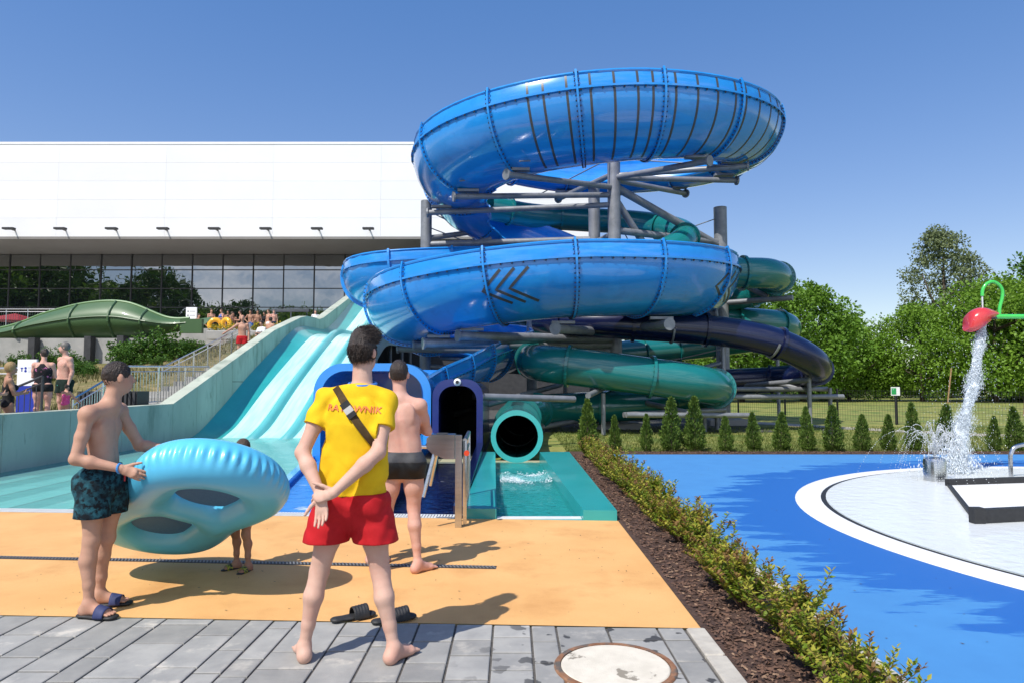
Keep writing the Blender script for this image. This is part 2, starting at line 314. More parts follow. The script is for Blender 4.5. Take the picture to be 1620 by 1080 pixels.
# ---- blue rubber play surface, darker where splash water has wetted it
bm = mat('blue_rubber', (.056,.232,.51), (.05,.212,.48), scale=2.5, rough=.75, bump=.25, bscale=240)
n = bm.node_tree; b = n.nodes['Principled BSDF']; tcn = n.nodes.new('ShaderNodeTexCoord')
vsub = n.nodes.new('ShaderNodeVectorMath'); vsub.operation = 'DISTANCE'; vsub.inputs[1].default_value = (9.0, 7.3, 0); n.links.new(tcn.outputs['Object'], vsub.inputs[0])
mpn = n.nodes.new('ShaderNodeMapping'); mpn.inputs['Scale'].default_value = (.8, 3.2, 1); n.links.new(tcn.outputs['Object'], mpn.inputs[0])
nz = n.nodes.new('ShaderNodeTexNoise'); nz.inputs['Scale'].default_value = .9; nz.inputs['Detail'].default_value = 9; nz.inputs['Roughness'].default_value = .68; n.links.new(mpn.outputs[0], nz.inputs['Vector'])
ad = n.nodes.new('ShaderNodeMath'); ad.operation = 'MULTIPLY_ADD'; ad.inputs[1].default_value = 3.6; n.links.new(nz.outputs['Fac'], ad.inputs[0]); n.links.new(vsub.outputs['Value'], ad.inputs[2])
mr = n.nodes.new('ShaderNodeMapRange'); mr.inputs['From Min'].default_value = 8.25; mr.inputs['From Max'].default_value = 8.40; n.links.new(ad.outputs[0], mr.inputs['Value'])
mx = n.nodes.new('ShaderNodeMix'); mx.data_type = 'RGBA'; n.links.new(mr.outputs[0], mx.inputs['Factor']); n.links.new(b.inputs['Base Color'].links[0].from_socket, mx.inputs['B']); mx.inputs['A'].default_value = (.017,.125,.425,1)
n.links.new(mx.outputs['Result'], b.inputs['Base Color'])
r2 = n.nodes.new('ShaderNodeMapRange'); r2.inputs['To Min'].default_value = .5; r2.inputs['To Max'].default_value = .8; n.links.new(mr.outputs[0], r2.inputs['Value']); n.links.new(r2.outputs[0], b.inputs['Roughness'])
poly('blue_rubber_surface', [(2.035, 2.0), (18, 2.0), (18, 15.1), (2.035, 15.1)], .0, bm)

# ---- splash pool
C0 = (9.0, 7.3)
sp_ = thing('splash_pool', 'round shallow splash pool with wide white rim in blue surface', 'splash pool', (*C0, 0))
MB().lathe([(5.24,.0),(5.24,.012),(5.52,.012),(5.56,.001)], 128, cap=False).build('rim', mat('white_tile', (.78,.78,.765), (.74,.74,.73), scale=5, rough=.5), sp_)
MB().lathe([(5.175,.006),(5.239,.006)], 128, cap=False).build('drain_channel', M['black'], sp_)
MB().lathe([(.001,.008),(5.175,.008)], 128, cap=False).build('basin_floor', mat('white_basin', (.80,.82,.81), (.74,.78,.77), scale=3, rough=.6), sp_)
wm = water_mat('splash_water', (.93,.97,.98), bscale=5, bump=.3, body=.8, bodycol=(.86,.89,.89), gloss=.35)
MB().lathe([(.001,.02),(5.175,.018)], 128, cap=False).build('water_film', wm, sp_)
# wedge wall with black foam caps
ww = thing('pool_wedge_wall', 'low white wedge wall with black padded edges in splash pool', 'wall')
A, B, C, D = (6.55, 10.35), (5.12, 7.62), (13.0, 11.55), (12.4, 9.2)
MB().slab([A, B, D, C], .021, .034).build('wall_body', M['white'], ww)
def beam(p, q, w, z0, z1, m, parent, name):
    p, q = Vector((*p, 0)), Vector((*q, 0)); d = (q-p).normalized(); s = Vector((-d.y, d.x, 0))*w/2
    return MB().slab([(p-s-d*.03)[:2], (q-s+d*.03)[:2], (q+s+d*.03)[:2], (p+s-d*.03)[:2]], z0, z1).build(name, m, parent)
beam(A, C, .08, .022, .12, M['black'], ww, 'edge_pad'); beam(A, B, .05, .022, .055, M['black'], ww, 'edge_pad'); beam(B, D, .09, .022, .17, M['black'], ww, 'edge_pad')
MB().box((B[0]-.06, B[1]-.05, .021), (B[0]+.06, B[1]+.05, .19)).build('end_post', M['black'], ww)

# ---- pools at the slide run-outs
def skew(x0, x1, ya, yb, z, name, m, parent=None, kind='structure'):
    return poly(name, [(x0, ey(x0)+ya), (x1, ey(x1)+ya), (x1, yb), (x0, yb)], z, m, kind, parent)
# white overflow grate along the edge
gt = thing('overflow_grate', 'long white overflow grate along the front of the slide pools', 'drain grate')
m = MB()
for xa, xb in ((-9.2, -.57),):
    k = int((xb-xa)/.035)
    for i in range(k):
        xx = xa+i*.035; m.box((xx, ey(xx)+.012, -.02), (xx+.022, ey(xx)+.20, .006))
    MB().add([(xa, ey(xa)+.001, -.05),(xb, ey(xb)+.001, -.05),(xb, ey(xb)+.22, -.05),(xa, ey(xa)+.22, -.05)], [(0,1,2,3)]).build('channel', M['grey_concrete'], gt)
m.build('slats', M['white_grate'], gt)['kind'] = 'stuff'
m = MB()
for yo in (.0, .205): m.add([(xa, ey(xa)+yo, .004),(xb, ey(xb)+yo, .004),(xb, ey(xb)+yo+.013, .004),(xa, ey(xa)+yo+.013, .004)], [(0,1,2,3)])
m.build('frame', M['white_grate'], gt)
# lane pool (left) with pale stripes, raft pool (middle), navy lane
poly('lane_pool_floor', [(-9.2, ey(-9.2)+.22), (-3.1, ey(-3.1)+.22), (-4.16, 14.3), (-4.16, 16), (-5.3, 20.7), (-9.2, 20.7)], -.12, M['teal_tile'])
poly('raft_pool_floor', [(-3.1, ey(-3.1)+.22), (-1.7, ey(-1.7)+.22), (-1.7, 16), (-4.16, 16), (-4.16, 14.3)], -.10, M['pool_blue'])
st = thing('lane_stripes', 'pale stripes on the floor of the slide lane pool', 'floor stripes')
for i in range(5):
    xa = -8.9+i*.86; poly('stripe', [(xa, ey(xa)+.22), (xa+.43, ey(xa+.43)+.22), (xa+.43, 12.5), (xa, 12.5)], -.112, M['aqua'], None, st)
wl = water_mat('lane_water', (.62,.9,.88), bscale=2.2, bump=.35, body=.35, bodycol=(.33,.70,.66), gloss=.5)
wb = water_mat('raft_water', (.55,.78,.97), bscale=5, bump=.6, body=.7, bodycol=(.06,.30,.78), gloss=.45, foam=(2.2,.60,.80))
poly('lane_pool_water', [(-9.2, ey(-9.2)+.22), (-3.1, ey(-3.1)+.22), (-4.16, 14.3), (-4.16, 16), (-5.3, 20.7), (-9.2, 20.7)], -.05, wl)
poly('raft_pool_water', [(-3.1, ey(-3.1)+.22), (-1.7, ey(-1.7)+.22), (-1.7, 15), (-4.16, 15), (-4.16, 14.3)], -.046, wb)
# ------------------------------------------------------------------ multi-lane slide
def interp(tab, y):
    ys = [p[0] for p in tab]; zs = [p[1] for p in tab]; return float(np.interp(y, ys, zs))
LP = catmull([(18.6,-.13),(19.8,-.10),(20.6,.05),(21.6,.40),(23.9,1.5),(26.9,2.78),(28.2,3.3),(29,3.56),(30,3.72),(31.5,3.78),(33,3.82),(34,4.0),(35.5,4.5),(39.1,5.95),(41.5,6.9)], 6)
ls = thing('racing_slide', 'wide pale aqua multi-lane slide with teal flank beside concrete wall', 'water slide')
def lane_strip(name, sec, m, zoff=0):
    rows = [[(x, y, z+dz*float(np.clip((y-18.9)/2.4, .02, 1))+zoff) for x, dz in sec] for y, z in LP]
    return autosmooth(MB().grid(rows).build(name, m, ls), 50)
lane_strip('flank', [(-9.195,.34),(-9.0,.2),(-8.75,.06),(-8.52,.005)], M['teal_tile'])
for xa, xb in ((-8.52,-7.8), (-7.44,-6.8), (-6.44,-5.72)):
    lane_strip('lane', [(xa,.0),((xa+xb)/2,-.03),(xb,.0)], M['aqua'])
for xc in (-7.62, -6.62):
    lane_strip('ridge', [(xc-.18,.0),(xc-.12,.13),(xc-.05,.2),(xc+.05,.2),(xc+.12,.13),(xc+.18,.0)], M['aqua_mid'])
lane_strip('side_wall', [(-5.72,.0),(-5.62,.25),(-5.52,.36),(-5.42,.36),(-5.4,.30),(-5.4,-.5)], M['aqua'])
lf = water_mat('lane_film', (.86,.97,.97), bscale=2.5, bump=.5, body=.04, foam=(3,.66,.8))
lf.node_tree.nodes  # thin sheet of running water over the lanes
# steel legs carry the slide
for yy in (23.5, 26.5, 29.5, 33, 36.5, 39.5):
    zz = float(np.interp(yy, LP[:, 0], LP[:, 1]))-.25
    for xx in (-8.2, -5.9): MB().tube([(xx, yy, -.1), (xx, yy, zz)], .09, 10).build('leg', M['steel'], ls)
    MB().box((-9.1, yy-.08, zz), (-5.42, yy+.08, zz+.15)).build('cross_beam', M['steel'], ls)
dv = MB().slab([(-3.16, 8.4), (-3.04, 8.39), (-4.1, 14.3), (-4.22, 14.3)], -.2, .06).build('pool_divider', M['blue_light']); tag(dv, 'low light blue divider wall between lane pool and raft pool', 'wall')

# ------------------------------------------------------------------ concrete flank wall
TOP = [(8.6,.99),(18.6,1.0),(20.0,1.46),(22.5,2.30),(26.4,3.60),(29.7,4.42),(30.5,4.55),(31.5,4.60),(32.5,4.60),(33.2,4.74),(39.1,6.58),(41.6,7.4)]
cwl = thing('concrete_wall', 'stained grey concrete wall with painted green bounce light climbing beside the lane slide', 'wall')
ys = [8.6,10.5,12.4,14.3,16.2,18.6,20.0,21.3,22.5,23.8,25.1,26.4,28.05,29.7,31.0,32.5,33.9,36.2,39.1,41.6]
for a, b_ in zip(ys[:-1], ys[1:]):
    knots = [a]+[q[0] for q in TOP if a < q[0] < b_]+[b_]
    g2 = .012; pieces = []
    zt = [interp(TOP, k) for k in knots]
    if min(zt) > 2.25 and a < 25: pieces = [(-.25, 1.60, False), (1.62, None, True)]
    else: pieces = [(-.25, None, True)]
    for z0_, z1_, top in pieces:
        pts = [(a+g2/2, z0_), (b_-g2/2, z0_)]
        if top: pts += [(min(max(k, a+g2/2), b_-g2/2), interp(TOP, k)) for k in reversed(knots)]
        else: pts += [(b_-g2/2, z1_), (a+g2/2, z1_)]
        nn = len(pts); v = [(-9.2, y, z) for y, z in pts]+[(-9.58, y, z) for y, z in pts]
        f = [tuple(range(nn)), tuple(range(2*nn-1, nn-1, -1))]+[(i, nn+i, nn+(i+1) % nn, (i+1) % nn) for i in range(nn)]
        MB().add(v, f).build('panel', M['concrete'], cwl)
core = [(8.62, -.24), (41.58, -.24)]+[(min(max(y, 8.62), 41.58), z-.012) for y, z in reversed(TOP)]
nn = len(core); v = [(-9.225, y, z) for y, z in core]+[(-9.555, y, z) for y, z in core]
MB().add(v, [tuple(range(nn)), tuple(range(2*nn-1, nn-1, -1))]+[(i, nn+i, nn+(i+1) % nn, (i+1) % nn) for i in range(nn)]).build('joint_filler', M['dark'], cwl)

# ------------------------------------------------------------------ left bank, stairs, terrace
def bank_z(x, y):
    t = min(max((y-18.5)/(36.2-18.5), 0), 1); zr = .65+3.75*t                       # by the stairs
    t2 = min(max((y-19)/(29.5-19), 0), 1); zl = .65+1.75*t2                        # below the green slide
    s = min(max((x+17)/4.5, 0), 1); s = s*s*(3-2*s)
    return zl*(1-s)+zr*s+.05*math.sin(x*1.7)*math.sin(y*1.3)*min(1, t*6)
rows = []
for j in range(49):
    y = 8.6+(36.2-8.6)*j/48; rows.append([(x, y, bank_z(x, y)) for x in np.linspace(-60, -10.97, 76)])
bk = MB().grid(rows).build('grass_bank', M['drygrass'], kind='structure', smooth=True)
poly('bank_walkway', [(-60, 8.6), (-9.6, 8.6), (-9.6, 18.4), (-60, 18.4)], .675, M['grey_concrete'])
stv = thing('stairs', 'concrete stairs climbing behind the concrete wall to the terrace', 'stairs')
for i in range(24):
    ya = 18.4+i*.74; MB().box((-10.95, ya, .2), (-9.6, 36.2, .68+(i+1)*.1575)).build('step', M['grey_concrete'], stv) if i == 0 else MB().box((-10.95, ya, .68+i*.1575-.02), (-9.6, 36.2, .68+(i+1)*.1575)).build('step', M['grey_concrete'], stv)
tm = mat('terrace_paving', (.42,.41,.38), (.5,.48,.45), scale=2, rough=.85)
tr_ = MB().box((-70, 36.2, -.2), (-9.6, 52, 4.46)); tr_.build('terrace', M['grey_concrete'], kind='structure'); MB().box((-9.2, 40.0, -.2), (5.5, 52, 4.46)).build('terrace_base', M['dark'], kind='structure')  # terrace base coloured dark, standing in for shade behind the slides
poly('terrace_floor', [(-70, 36.2), (-9.6, 36.2), (-9.6, 52), (-70, 52)], 4.465, tm)
MB().box((-60, 29.6, .4), (-15.4, 30.4, 3.5)).build('retaining_wall', M['grey_concrete'])
tag(bpy.data.objects['retaining_wall'], 'low grey concrete base wall under the green slide', 'wall')
MB().box((-60, 30.41, .4), (-14.5, 36.19, 3.4)).build('upper_bank', M['drygrass'], kind='structure')

# ------------------------------------------------------------------ hall with white overhanging front
hall = thing('swimming_hall', 'long white panelled hall overhanging a dark glass front', 'building')
XL, XR, ZB, ZT, YF, YG = -66.0, 5.6, 11.2, 17.45, 44.7, 50.0
wp = mat('white_cladding', (.77,.77,.775), (.745,.745,.755), scale=.3, rough=.5); objrand(wp, .025)
zs = np.linspace(ZB+.02, ZT, 6); pw = 7.16
for k in range(10):
    for i in range(5):
        MB().box((XL+k*pw+.004, YF, zs[i]+.004), (XL+(k+1)*pw-.004, YF+.12, zs[i+1]-.004)).build('panel', wp, hall)
for i in range(5):
    MB().box((XR-.12, YF+.125, zs[i]+.004), (XR, 80, zs[i+1]-.004)).build('panel', wp, hall)
MB().box((XL, YF-.03, ZT+.002), (XR+.02, YF+.3, ZT+.16)).build('parapet', M['white'], hall)
MB().box((XL, YF+.125, ZB+.03), (XR-.125, 80, ZT-.05)).build('core', mat('cladding_core', (.3,.3,.3), rough=.8), hall)
MB().box((XL, YF+.002, ZB-.14), (XR-.1, YG+.5, ZB+.018)).build('soffit', mat('soffit_metal', (.23,.215,.20), (.26,.245,.23), scale=.4, rough=.45, spec=.3), hall)
# glass front: one pane per bay and row
gm = bpy.data.materials.new('mirror_glass'); gm.use_nodes = True; n = gm.node_tree; p = n.nodes['Principled BSDF']
p.inputs['Base Color'].default_value = (.012,.014,.018,1); p.inputs['Roughness'].default_value = .0; p.inputs['IOR'].default_value = 3.4
tcn = n.nodes.new('ShaderNodeTexCoord'); nz = n.nodes.new('ShaderNodeTexNoise'); nz.inputs['Scale'].default_value = .7; n.links.new(tcn.outputs['Object'], nz.inputs['Vector'])
bp = n.nodes.new('ShaderNodeBump'); bp.inputs['Strength'].default_value = .05; bp.inputs['Distance'].default_value = .1; n.links.new(nz.outputs['Fac'], bp.inputs['Height']); n.links.new(bp.outputs[0], p.inputs['Normal'])
MATS['mirror_glass'] = gm
rowz = [4.47, 7.10, 8.50, 9.88, ZB-.15]; bay = 2.25; nb = 30
for k in range(nb):
    xa = -64.1+k*bay
    for i in range(4):
        o = MB().box((-bay/2+.03, 0, rowz[i]+.03), (bay/2-.03, .04, rowz[i+1]-.03)).build('pane', gm, hall, loc=(xa+bay/2, YG, 0)); o.rotation_euler = (random.uniform(-.002,.002), 0, random.uniform(-.003,.003))
    MB().box((xa-.035, YG-.06, 4.47), (xa+.035, YG+.1, ZB-.16)).build('mullion', M['dark'], hall)
for i in range(1, 4): MB().box((-64.1, YG-.055, rowz[i]-.03), (-64.1+nb*bay, YG+.09, rowz[i]+.03)).build('transom', M['dark'], hall)
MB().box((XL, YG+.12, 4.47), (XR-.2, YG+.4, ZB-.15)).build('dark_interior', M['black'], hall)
# glazed entrance doors
for k in range(2):
    dd = MB().box((-17.35+k*1.15, YG-.16, 4.47), (-16.25+k*1.15, YG-.08, 6.7)).build('door', gm, hall)
    MB().box((-17.4+k*1.15, YG-.18, 4.47), (-17.32+k*1.15, YG-.07, 6.75)).build('door_frame', M['steel'], dd)
MB().box((-17.6, YG-.2, 6.76), (-14.9, YG-.07, 6.98)).build('door_head', M['steel'], hall)
# floodlights on short arms
for k in range(9):
    x = -36.28+k*3.36
    t = thing('floodlight', 'small black floodlight on a short arm low on the white facade', 'floodlight', (x, YF, 11.62), 0, 'floodlights along the white facade')
    MB().box((-.04,-.55,-.03),(.04,-.001,.03)).build('arm', M['dark'], t)
    MB().box((-.36,-.72,-.05),(.36,-.42,.07)).build('lamp_head', M['black'], t)

# ------------------------------------------------------------------ green slide on the bank
gs = thing('green_slide', 'dull green open slide trough curving over the bank', 'water slide')
gmat = mat('green_gelcoat', (.052,.108,.040), (.062,.125,.046), scale=.4, rough=.45, coat=.15)
lip = catmull([(-32,2.9),(-27,3.3),(-22.5,3.95),(-20.5,4.62),(-18.7,5.06),(-17,5.08),(-15.2,4.42),(-14.2,4.38)], 8)
bot = lambda x: np.interp(x, [-32,-26,-22.5,-19,-16.5,-15.2,-14.2], [1.9,2.5,3.35,3.45,3.5,3.75,3.9])
def gprof(x, zl, e=0):
    zb = bot(x); h = zl-zb; out = []
    for k in range(9):
        a = math.pi/2*k/8; out.append((x, 29.9-.75*math.sin(math.pi*(k/8)**.8)*min(1, h)*.75-e, zl-h*(k/8)**.85))
    yc = out[-1][1]
    for k in range(1, 6): out.append((x, yc+k*.45, zb-.0+ .12*k*k*.25))
    return out
autosmooth(MB().grid([gprof(x, z) for x, z in lip]).build('trough', gmat, gs), 60)
autosmooth(MB().grid([[(x, y+.08, z+.03) for x, y, z in gprof(x, zq)] for x, zq in lip]).build('trough_lining', mat('green_lining', (.08,.16,.06), rough=.4), gs), 60)
MB().tube([(x, 29.93, z+.02) for x, z in lip], .06, 8).build('lip', mat('green_lip', (.12,.23,.085), rough=.4), gs)
def seam(i):
    x, z = lip[i]; return gprof(x, z)[:9]
MB().tube([(x, gprof(x, z)[3][1]-.02, gprof(x, z)[3][2]) for x, z in lip], .035, 6).build('long_flange', gmat, gs)
for i in (12, 19, 30, 38, 44):
    pts = seam(i); MB().tube([(q[0], q[1]-.03, q[2]) for q in pts], .06, 6).build('flange', gmat, gs)
for x in (-24.5, -20.6, -18.2, -16.8): MB().box((x-.14, 29.2, 2.0), (x+.14, 29.55, float(bot(x))+.1)).build('support', M['dark'], gs)
MB().box((-14.45, 29.6, 3.72), (-13.5, 29.8, 4.34)).build('end_wall', gmat, gs)

# ------------------------------------------------------------------ railings, signs on the left bank
def railing(name, label, pts, h=1.1, n=None, balusters=True, mat_=None, group=None):
    t = thing(name, label, 'railing', group=group); m_ = mat_ or M['stainless']
    P = [Vector(p) for p in pts]
    MB().tube([p+Vector((0,0,h)) for p in P], .026, 8).build('handrail', m_, t)
    MB().tube([p+Vector((0,0,h-.14)) for p in P], .016, 6).build('rail', m_, t)
    MB().tube([p+Vector((0,0,.12)) for p in P], .014, 6).build('rail', m_, t)
    for a, b_ in zip(P[:-1], P[1:]):
        L = (b_-a).length; k = max(1, round(L/1.2))
        for i in range(k+1): q = a.lerp(b_, i/k); MB().tube([q, q+Vector((0,0,h))], .024, 6).build('post', m_, t)
        if balusters:
            m = MB(); kk = int(L/.13)
            for i in range(1, kk): q = a.lerp(b_, i/kk); m.box((q.x-.006, q.y-.006, q.z+.12), (q.x+.006, q.y+.006, q.z+h-.14))
            m.build('balusters', m_, t)['kind'] = 'stuff'
    return t
railing('railing', 'stainless railing beside the foot of the stairs behind the concrete wall', [(-9.75,15.2,.1),(-10.12,18.0,.9),(-9.72,21.9,.98)])
railing('railing', 'slanting steel handrail climbing the stairs to the terrace', [(-10.85,21.2,.95),(-10.9,26.5,2.42),(-10.9,28.3,2.9)])
railing('railing', 'stainless railing by the white and blue sign on the walkway', [(-16.5,17.0,.68),(-12.1,17.0,.68)], 1.25, balusters=False)
railing('railing', 'short dark railing beside the two bathers standing behind the wall', [(-10.9,14.3,.3),(-9.75,14.2,.75)], .95, mat_=M['dark'])
railing('railing', 'stainless terrace railing by the dark glass front', [(-44,37,4.46),(-24,37,4.46)], 1.1)
rp_ = thing('parasol', 'closed red parasol lying behind the terrace railing', 'parasol', (-29.6, 40.5, 4.47))
MB().lathe([(.03,0),(.03,1.0)], 8).build('pole', M['steel'], rp_)
MB().lathe([(1.2,.75),(.8,1.0),(.05,1.2)], 8).build('canopy', mat('red_canvas', (.22,.012,.02), rough=.8), rp_)
sg = thing('rules_sign', 'white and blue rules board standing on the walkway', 'sign', (-12.05, 16.7, .675))
MB().box((-.02,-.03,0),(.44,.03,.82)).build('blue_panel', mat('sign_blue', srgb(30,50,150), rough=.5), sg)
MB().box((-.02,-.03,.822),(.44,.03,1.46)).build('white_panel', mat('sign_white', (.78,.78,.78), rough=.5), sg)
m = MB()
m.box((.06,-.036,1.24),(.12,-.031,1.262)); m.box((.08,-.036,1.17),(.1,-.031,1.24))
for q in (1.18, 1.25): m.lathe([(.03,0),(.03,.004)], 10, Matrix.Translation((.18,-.031,q)) @ Matrix.Rotation(R(90), 4, 'X'))
m.build('pictogram', MATS['sign_blue'], sg)
m = MB()
for q in (1.16,1.19,1.24,1.27): m.box((.24,-.035,q),(.4,-.031,q+.004))
m.build('text_lines', mat('sign_grey', (.5,.5,.55), rough=.6), sg)
ws = thing('information_board', 'white information board on the terrace by the green planter', 'sign', (-19.8, 42, 4.465))
MB().box((-.33,-.04,0),(.33,.04,1.75)).build('panel', MATS['sign_white'], ws)
m = MB()
for q in (1.5,1.25): m.lathe([(.045,0),(.045,.004)], 10, Matrix.Translation((-.2,-.041,q)) @ Matrix.Rotation(R(90), 4, 'X')); m.box((-.1,-.045,q-.012),(.24,-.041,q+.012))
m.build('text_lines', M['dark'], ws)
lv = thing('vent_box', 'dark louvred ventilation box at the foot of the grass bank', 'vent box', (-10.35, 17.6, .67))
MB().box((-.82,.02,0),(.70,.6,.68)).build('casing', M['black'], lv)
for i in range(14): MB().box((-.80+i*.108,-.02,.02),(-.74+i*.108,.019,.66)).build('louvre', M['dark'], lv)
# ------------------------------------------------------------------ flumes
class Path:
    """dense polyline with horizontal outward vector, tangent and radius at each point"""
    def __init__(s, ctrl, n=8):
        A = catmull(ctrl, n); s.p = A[:, :3]; s.r = A[:, 3]
        d = np.gradient(s.p, axis=0); s.t = d/np.linalg.norm(d, axis=1)[:, None]
        o = np.stack([-s.t[:, 1], s.t[:, 0], np.zeros(len(A))], 1); s.o = o/np.linalg.norm(o, axis=1)[:, None]
        s.u = np.cross(s.t, s.o)*-1; s.u = np.where(s.u[:, 2:3] < 0, -s.u, s.u)
        s.s = np.concatenate([[0], np.cumsum(np.linalg.norm(np.diff(s.p, axis=0), axis=1))])
    def fr(s, d):
        g = lambda a: np.array([np.interp(d, s.s, a[:, k]) for k in range(3)])
        return g(s.p), g(s.t), g(s.o), g(s.u), float(np.interp(d, s.s, s.r))
    def on(s, d, phi, e=0):
        p, t, o, u, r = s.fr(d); return p+(r+e)*(math.cos(phi)*o+math.sin(phi)*u)
    def near(s, pt): return float(s.s[np.argmin(np.linalg.norm(s.p-np.array(pt), axis=1))])
def shell(path, a0, a1, th, name, m, parent, k=26, d0=None, d1=None, step=.35):
    d0 = 0 if d0 is None else d0; d1 = path.s[-1] if d1 is None else d1
    ds = np.linspace(d0, d1, max(3, int((d1-d0)/step))); full = a1-a0 >= 6.28
    ph = np.linspace(a0, a1, k+1)[:k if full else None]
    rows = []
    for d in ds:
        p, t, o, u, r = path.fr(d)
        out = [p+r*(math.cos(q)*o+math.sin(q)*u) for q in ph]
        inn = [p+(r-th)*(math.cos(q)*o+math.sin(q)*u) for q in ph]
        rows.append(out if full else out+inn[::-1])
    mb = MB().grid(rows, closed=True)
    if not full:
        L = len(rows[0]); h = L//2; o_ = (len(rows)-1)*L
        for b in (0, o_): mb.f += [(b+i, b+i+1, b+L-2-i, b+L-1-i) for i in range(h-1)]
    o = mb.build(name, m, parent); return autosmooth(o, 40)
def flange(path, d, a0, a1, h, w, name, m, parent, k=26, lo=-.002):
    full = a1-a0 >= 6.28; ph = np.linspace(a0, a1, k+1)[:k if full else None]
    p, t, o, u, r = path.fr(d); rows = []
    for q in ph:
        e = math.cos(q)*o+math.sin(q)*u; rows.append([p+e*(r+lo)-t*w/2, p+e*(r+h)-t*w/2, p+e*(r+h)+t*w/2, p+e*(r+lo)+t*w/2])
    if full: rows.append(rows[0])
    mb = MB().grid(rows, closed=True)
    if not full: n_ = len(mb.v); mb.f += [(3, 2, 1, 0), (n_-4, n_-3, n_-2, n_-1)]
    return mb.build(name, m, parent)
def strip(path, pts, w, e, name, m, parent, n=14):
    """flat band laid on the flume wall along (distance, angle) points"""
    rows = []; P = []
    for (da, pa), (db, pb) in zip(pts[:-1], pts[1:]):
        for i in range(n): P.append((da+(db-da)*i/n, pa+(pb-pa)*i/n))
    P.append(pts[-1]); X = [np.array(path.on(d, a, e)) for d, a in P]; Nn = []
    for i, (d, a) in enumerate(P):
        p, t, o, u, r = path.fr(d); nrm = math.cos(a)*o+math.sin(a)*u; tt = X[min(i+1, len(X)-1)]-X[max(i-1, 0)]; s_ = np.cross(tt, nrm); s_ /= np.linalg.norm(s_)
        rows.append([X[i]-s_*w/2, X[i]+s_*w/2, X[i]+s_*w/2-nrm*.012, X[i]-s_*w/2-nrm*.012])
    return MB().grid(rows, closed=True).build(name, m, parent)
def tab(d): k = sorted(d); return lambda a: float(np.interp(a, k, [d[q] for q in k]))
A0, A1 = R(-124), R(17)
zA = tab({125:10.85, 90:10.6, 0:10.4, -90:10.08, -180:9.4, -195:9.25}); zD = tab({15:5.45, 0:5.36, -90:5.06, -180:4.36, -195:4.2})
rAf = tab({125:1.35, 90:1.35, 0:1.3, -30:1.4, -90:1.66, -180:1.66, -195:1.6})
ctrl = []
for a in range(125, -196, -16): rA = rAf(a); ctrl.append((2.96+(6.45-rA)*math.cos(R(a)), 23.87+(4.78-rA)*math.sin(R(a)), zA(a), rA))
ctrl += [(-1.35,26.0,8.85,1.6),(-.3,26.7,8.35,1.45),(.8,26.75,7.8,1.3),(2.2,26.5,7.2,1.2),(4,26.2,6.5,1.15),(5.4,25.3,5.85,1.4)]
for a in range(10, -196, -16): ctrl.append((1.39+4.81*math.cos(R(a)), 23.64+3.23*math.sin(R(a)), zD(a), 1.55))
ctrl += [(-2.6,26.2,3.9,1.4),(-1.0,26.9,3.6,1.3),(-.3,25.7,3.2,1.2),(-1.0,23.8,2.75,1.1),(-1.7,21.4,2.35,1.1),(-2.2,19.4,1.95,1.05),(-2.7,17.4,1.6,1.0),(-2.9,15.6,1.35,1.0),(-2.9,14.85,1.25,1.0)]
PB = Path(ctrl, 7)
bs = thing('blue_raft_slide', 'huge glossy blue spiral raft slide with two open rings', 'water slide')
dEnd = PB.s[-1]
shell(PB, A0, A1, .05, 'flume', M['blue'], bs, k=30)
d = .15; bolts = MB()
def bolt_at(mb, p, s=.035): mb.box((p[0]-s/2, p[1]-s/2, p[2]-s/2), (p[0]+s/2, p[1]+s/2, p[2]+s/2))
while d < dEnd-.2:
    flange(PB, d, A0-.05, A1+.05, .09, .06, 'flange', M['blue'], bs)
    for a in np.linspace(A0, A1, 30):
        bolt_at(bolts, PB.on(d+.05, a, .045)); bolt_at(bolts, PB.on(d-.05, a, .045))
    d += 2.15
# long bolted seam below the visor
sa = R(0); rows = []
for q in np.arange(.0, dEnd, .35): rows.append([PB.on(q, sa-.018, -.002), PB.on(q, sa-.018, .075), PB.on(q, sa+.018, .075), PB.on(q, sa+.018, -.002)])
MB().grid(rows, closed=True).build('seam_flange', M['blue'], bs)
for q in np.arange(.1, dEnd, .26): bolt_at(bolts, PB.on(q, sa-.035, .045), .04)
bolts.build('bolts', M['bolt'], bs)['kind'] = 'stuff'
tube_lip = [PB.on(q, A1, .0) for q in np.arange(0, dEnd, .4)]; MB().tube(tube_lip, .05, 6).build('top_lip', M['blue'], bs)
tube_lip = [PB.on(q, A0, .0) for q in np.arange(0, dEnd, .4)]; MB().tube(tube_lip, .05, 6).build('inner_lip', M['blue'], bs)
stripe_m = mat('smoked_stripe', (.045,.05,.055), (.06,.062,.065), scale=3, rough=.35)
for a in np.arange(-116, 2, 6.4):
    q = PB.near((2.96+(6.45-rAf(a))*math.cos(R(a)), 23.87+(4.78-rAf(a))*math.sin(R(a)), zA(a))); strip(PB, [(q, R(-88)), (q, sa-.03)], .07, .006, 'stripe', stripe_m, bs); strip(PB, [(q, sa+.03), (q, A1-.02)], .07, .006, 'stripe', stripe_m, bs, 6)
for xc, yc in ((-.55, 20.7), (5.35, 21.8)):
    q0 = PB.near((xc, yc, 5.0 if xc < 3 else 5.3))
    for k in range(3):
        q = q0-k*.33; strip(PB, [(q-.50, R(-7)), (q, R(-28)), (q-.66, R(-46))], .085, .007, 'chevron', stripe_m, bs, 8)
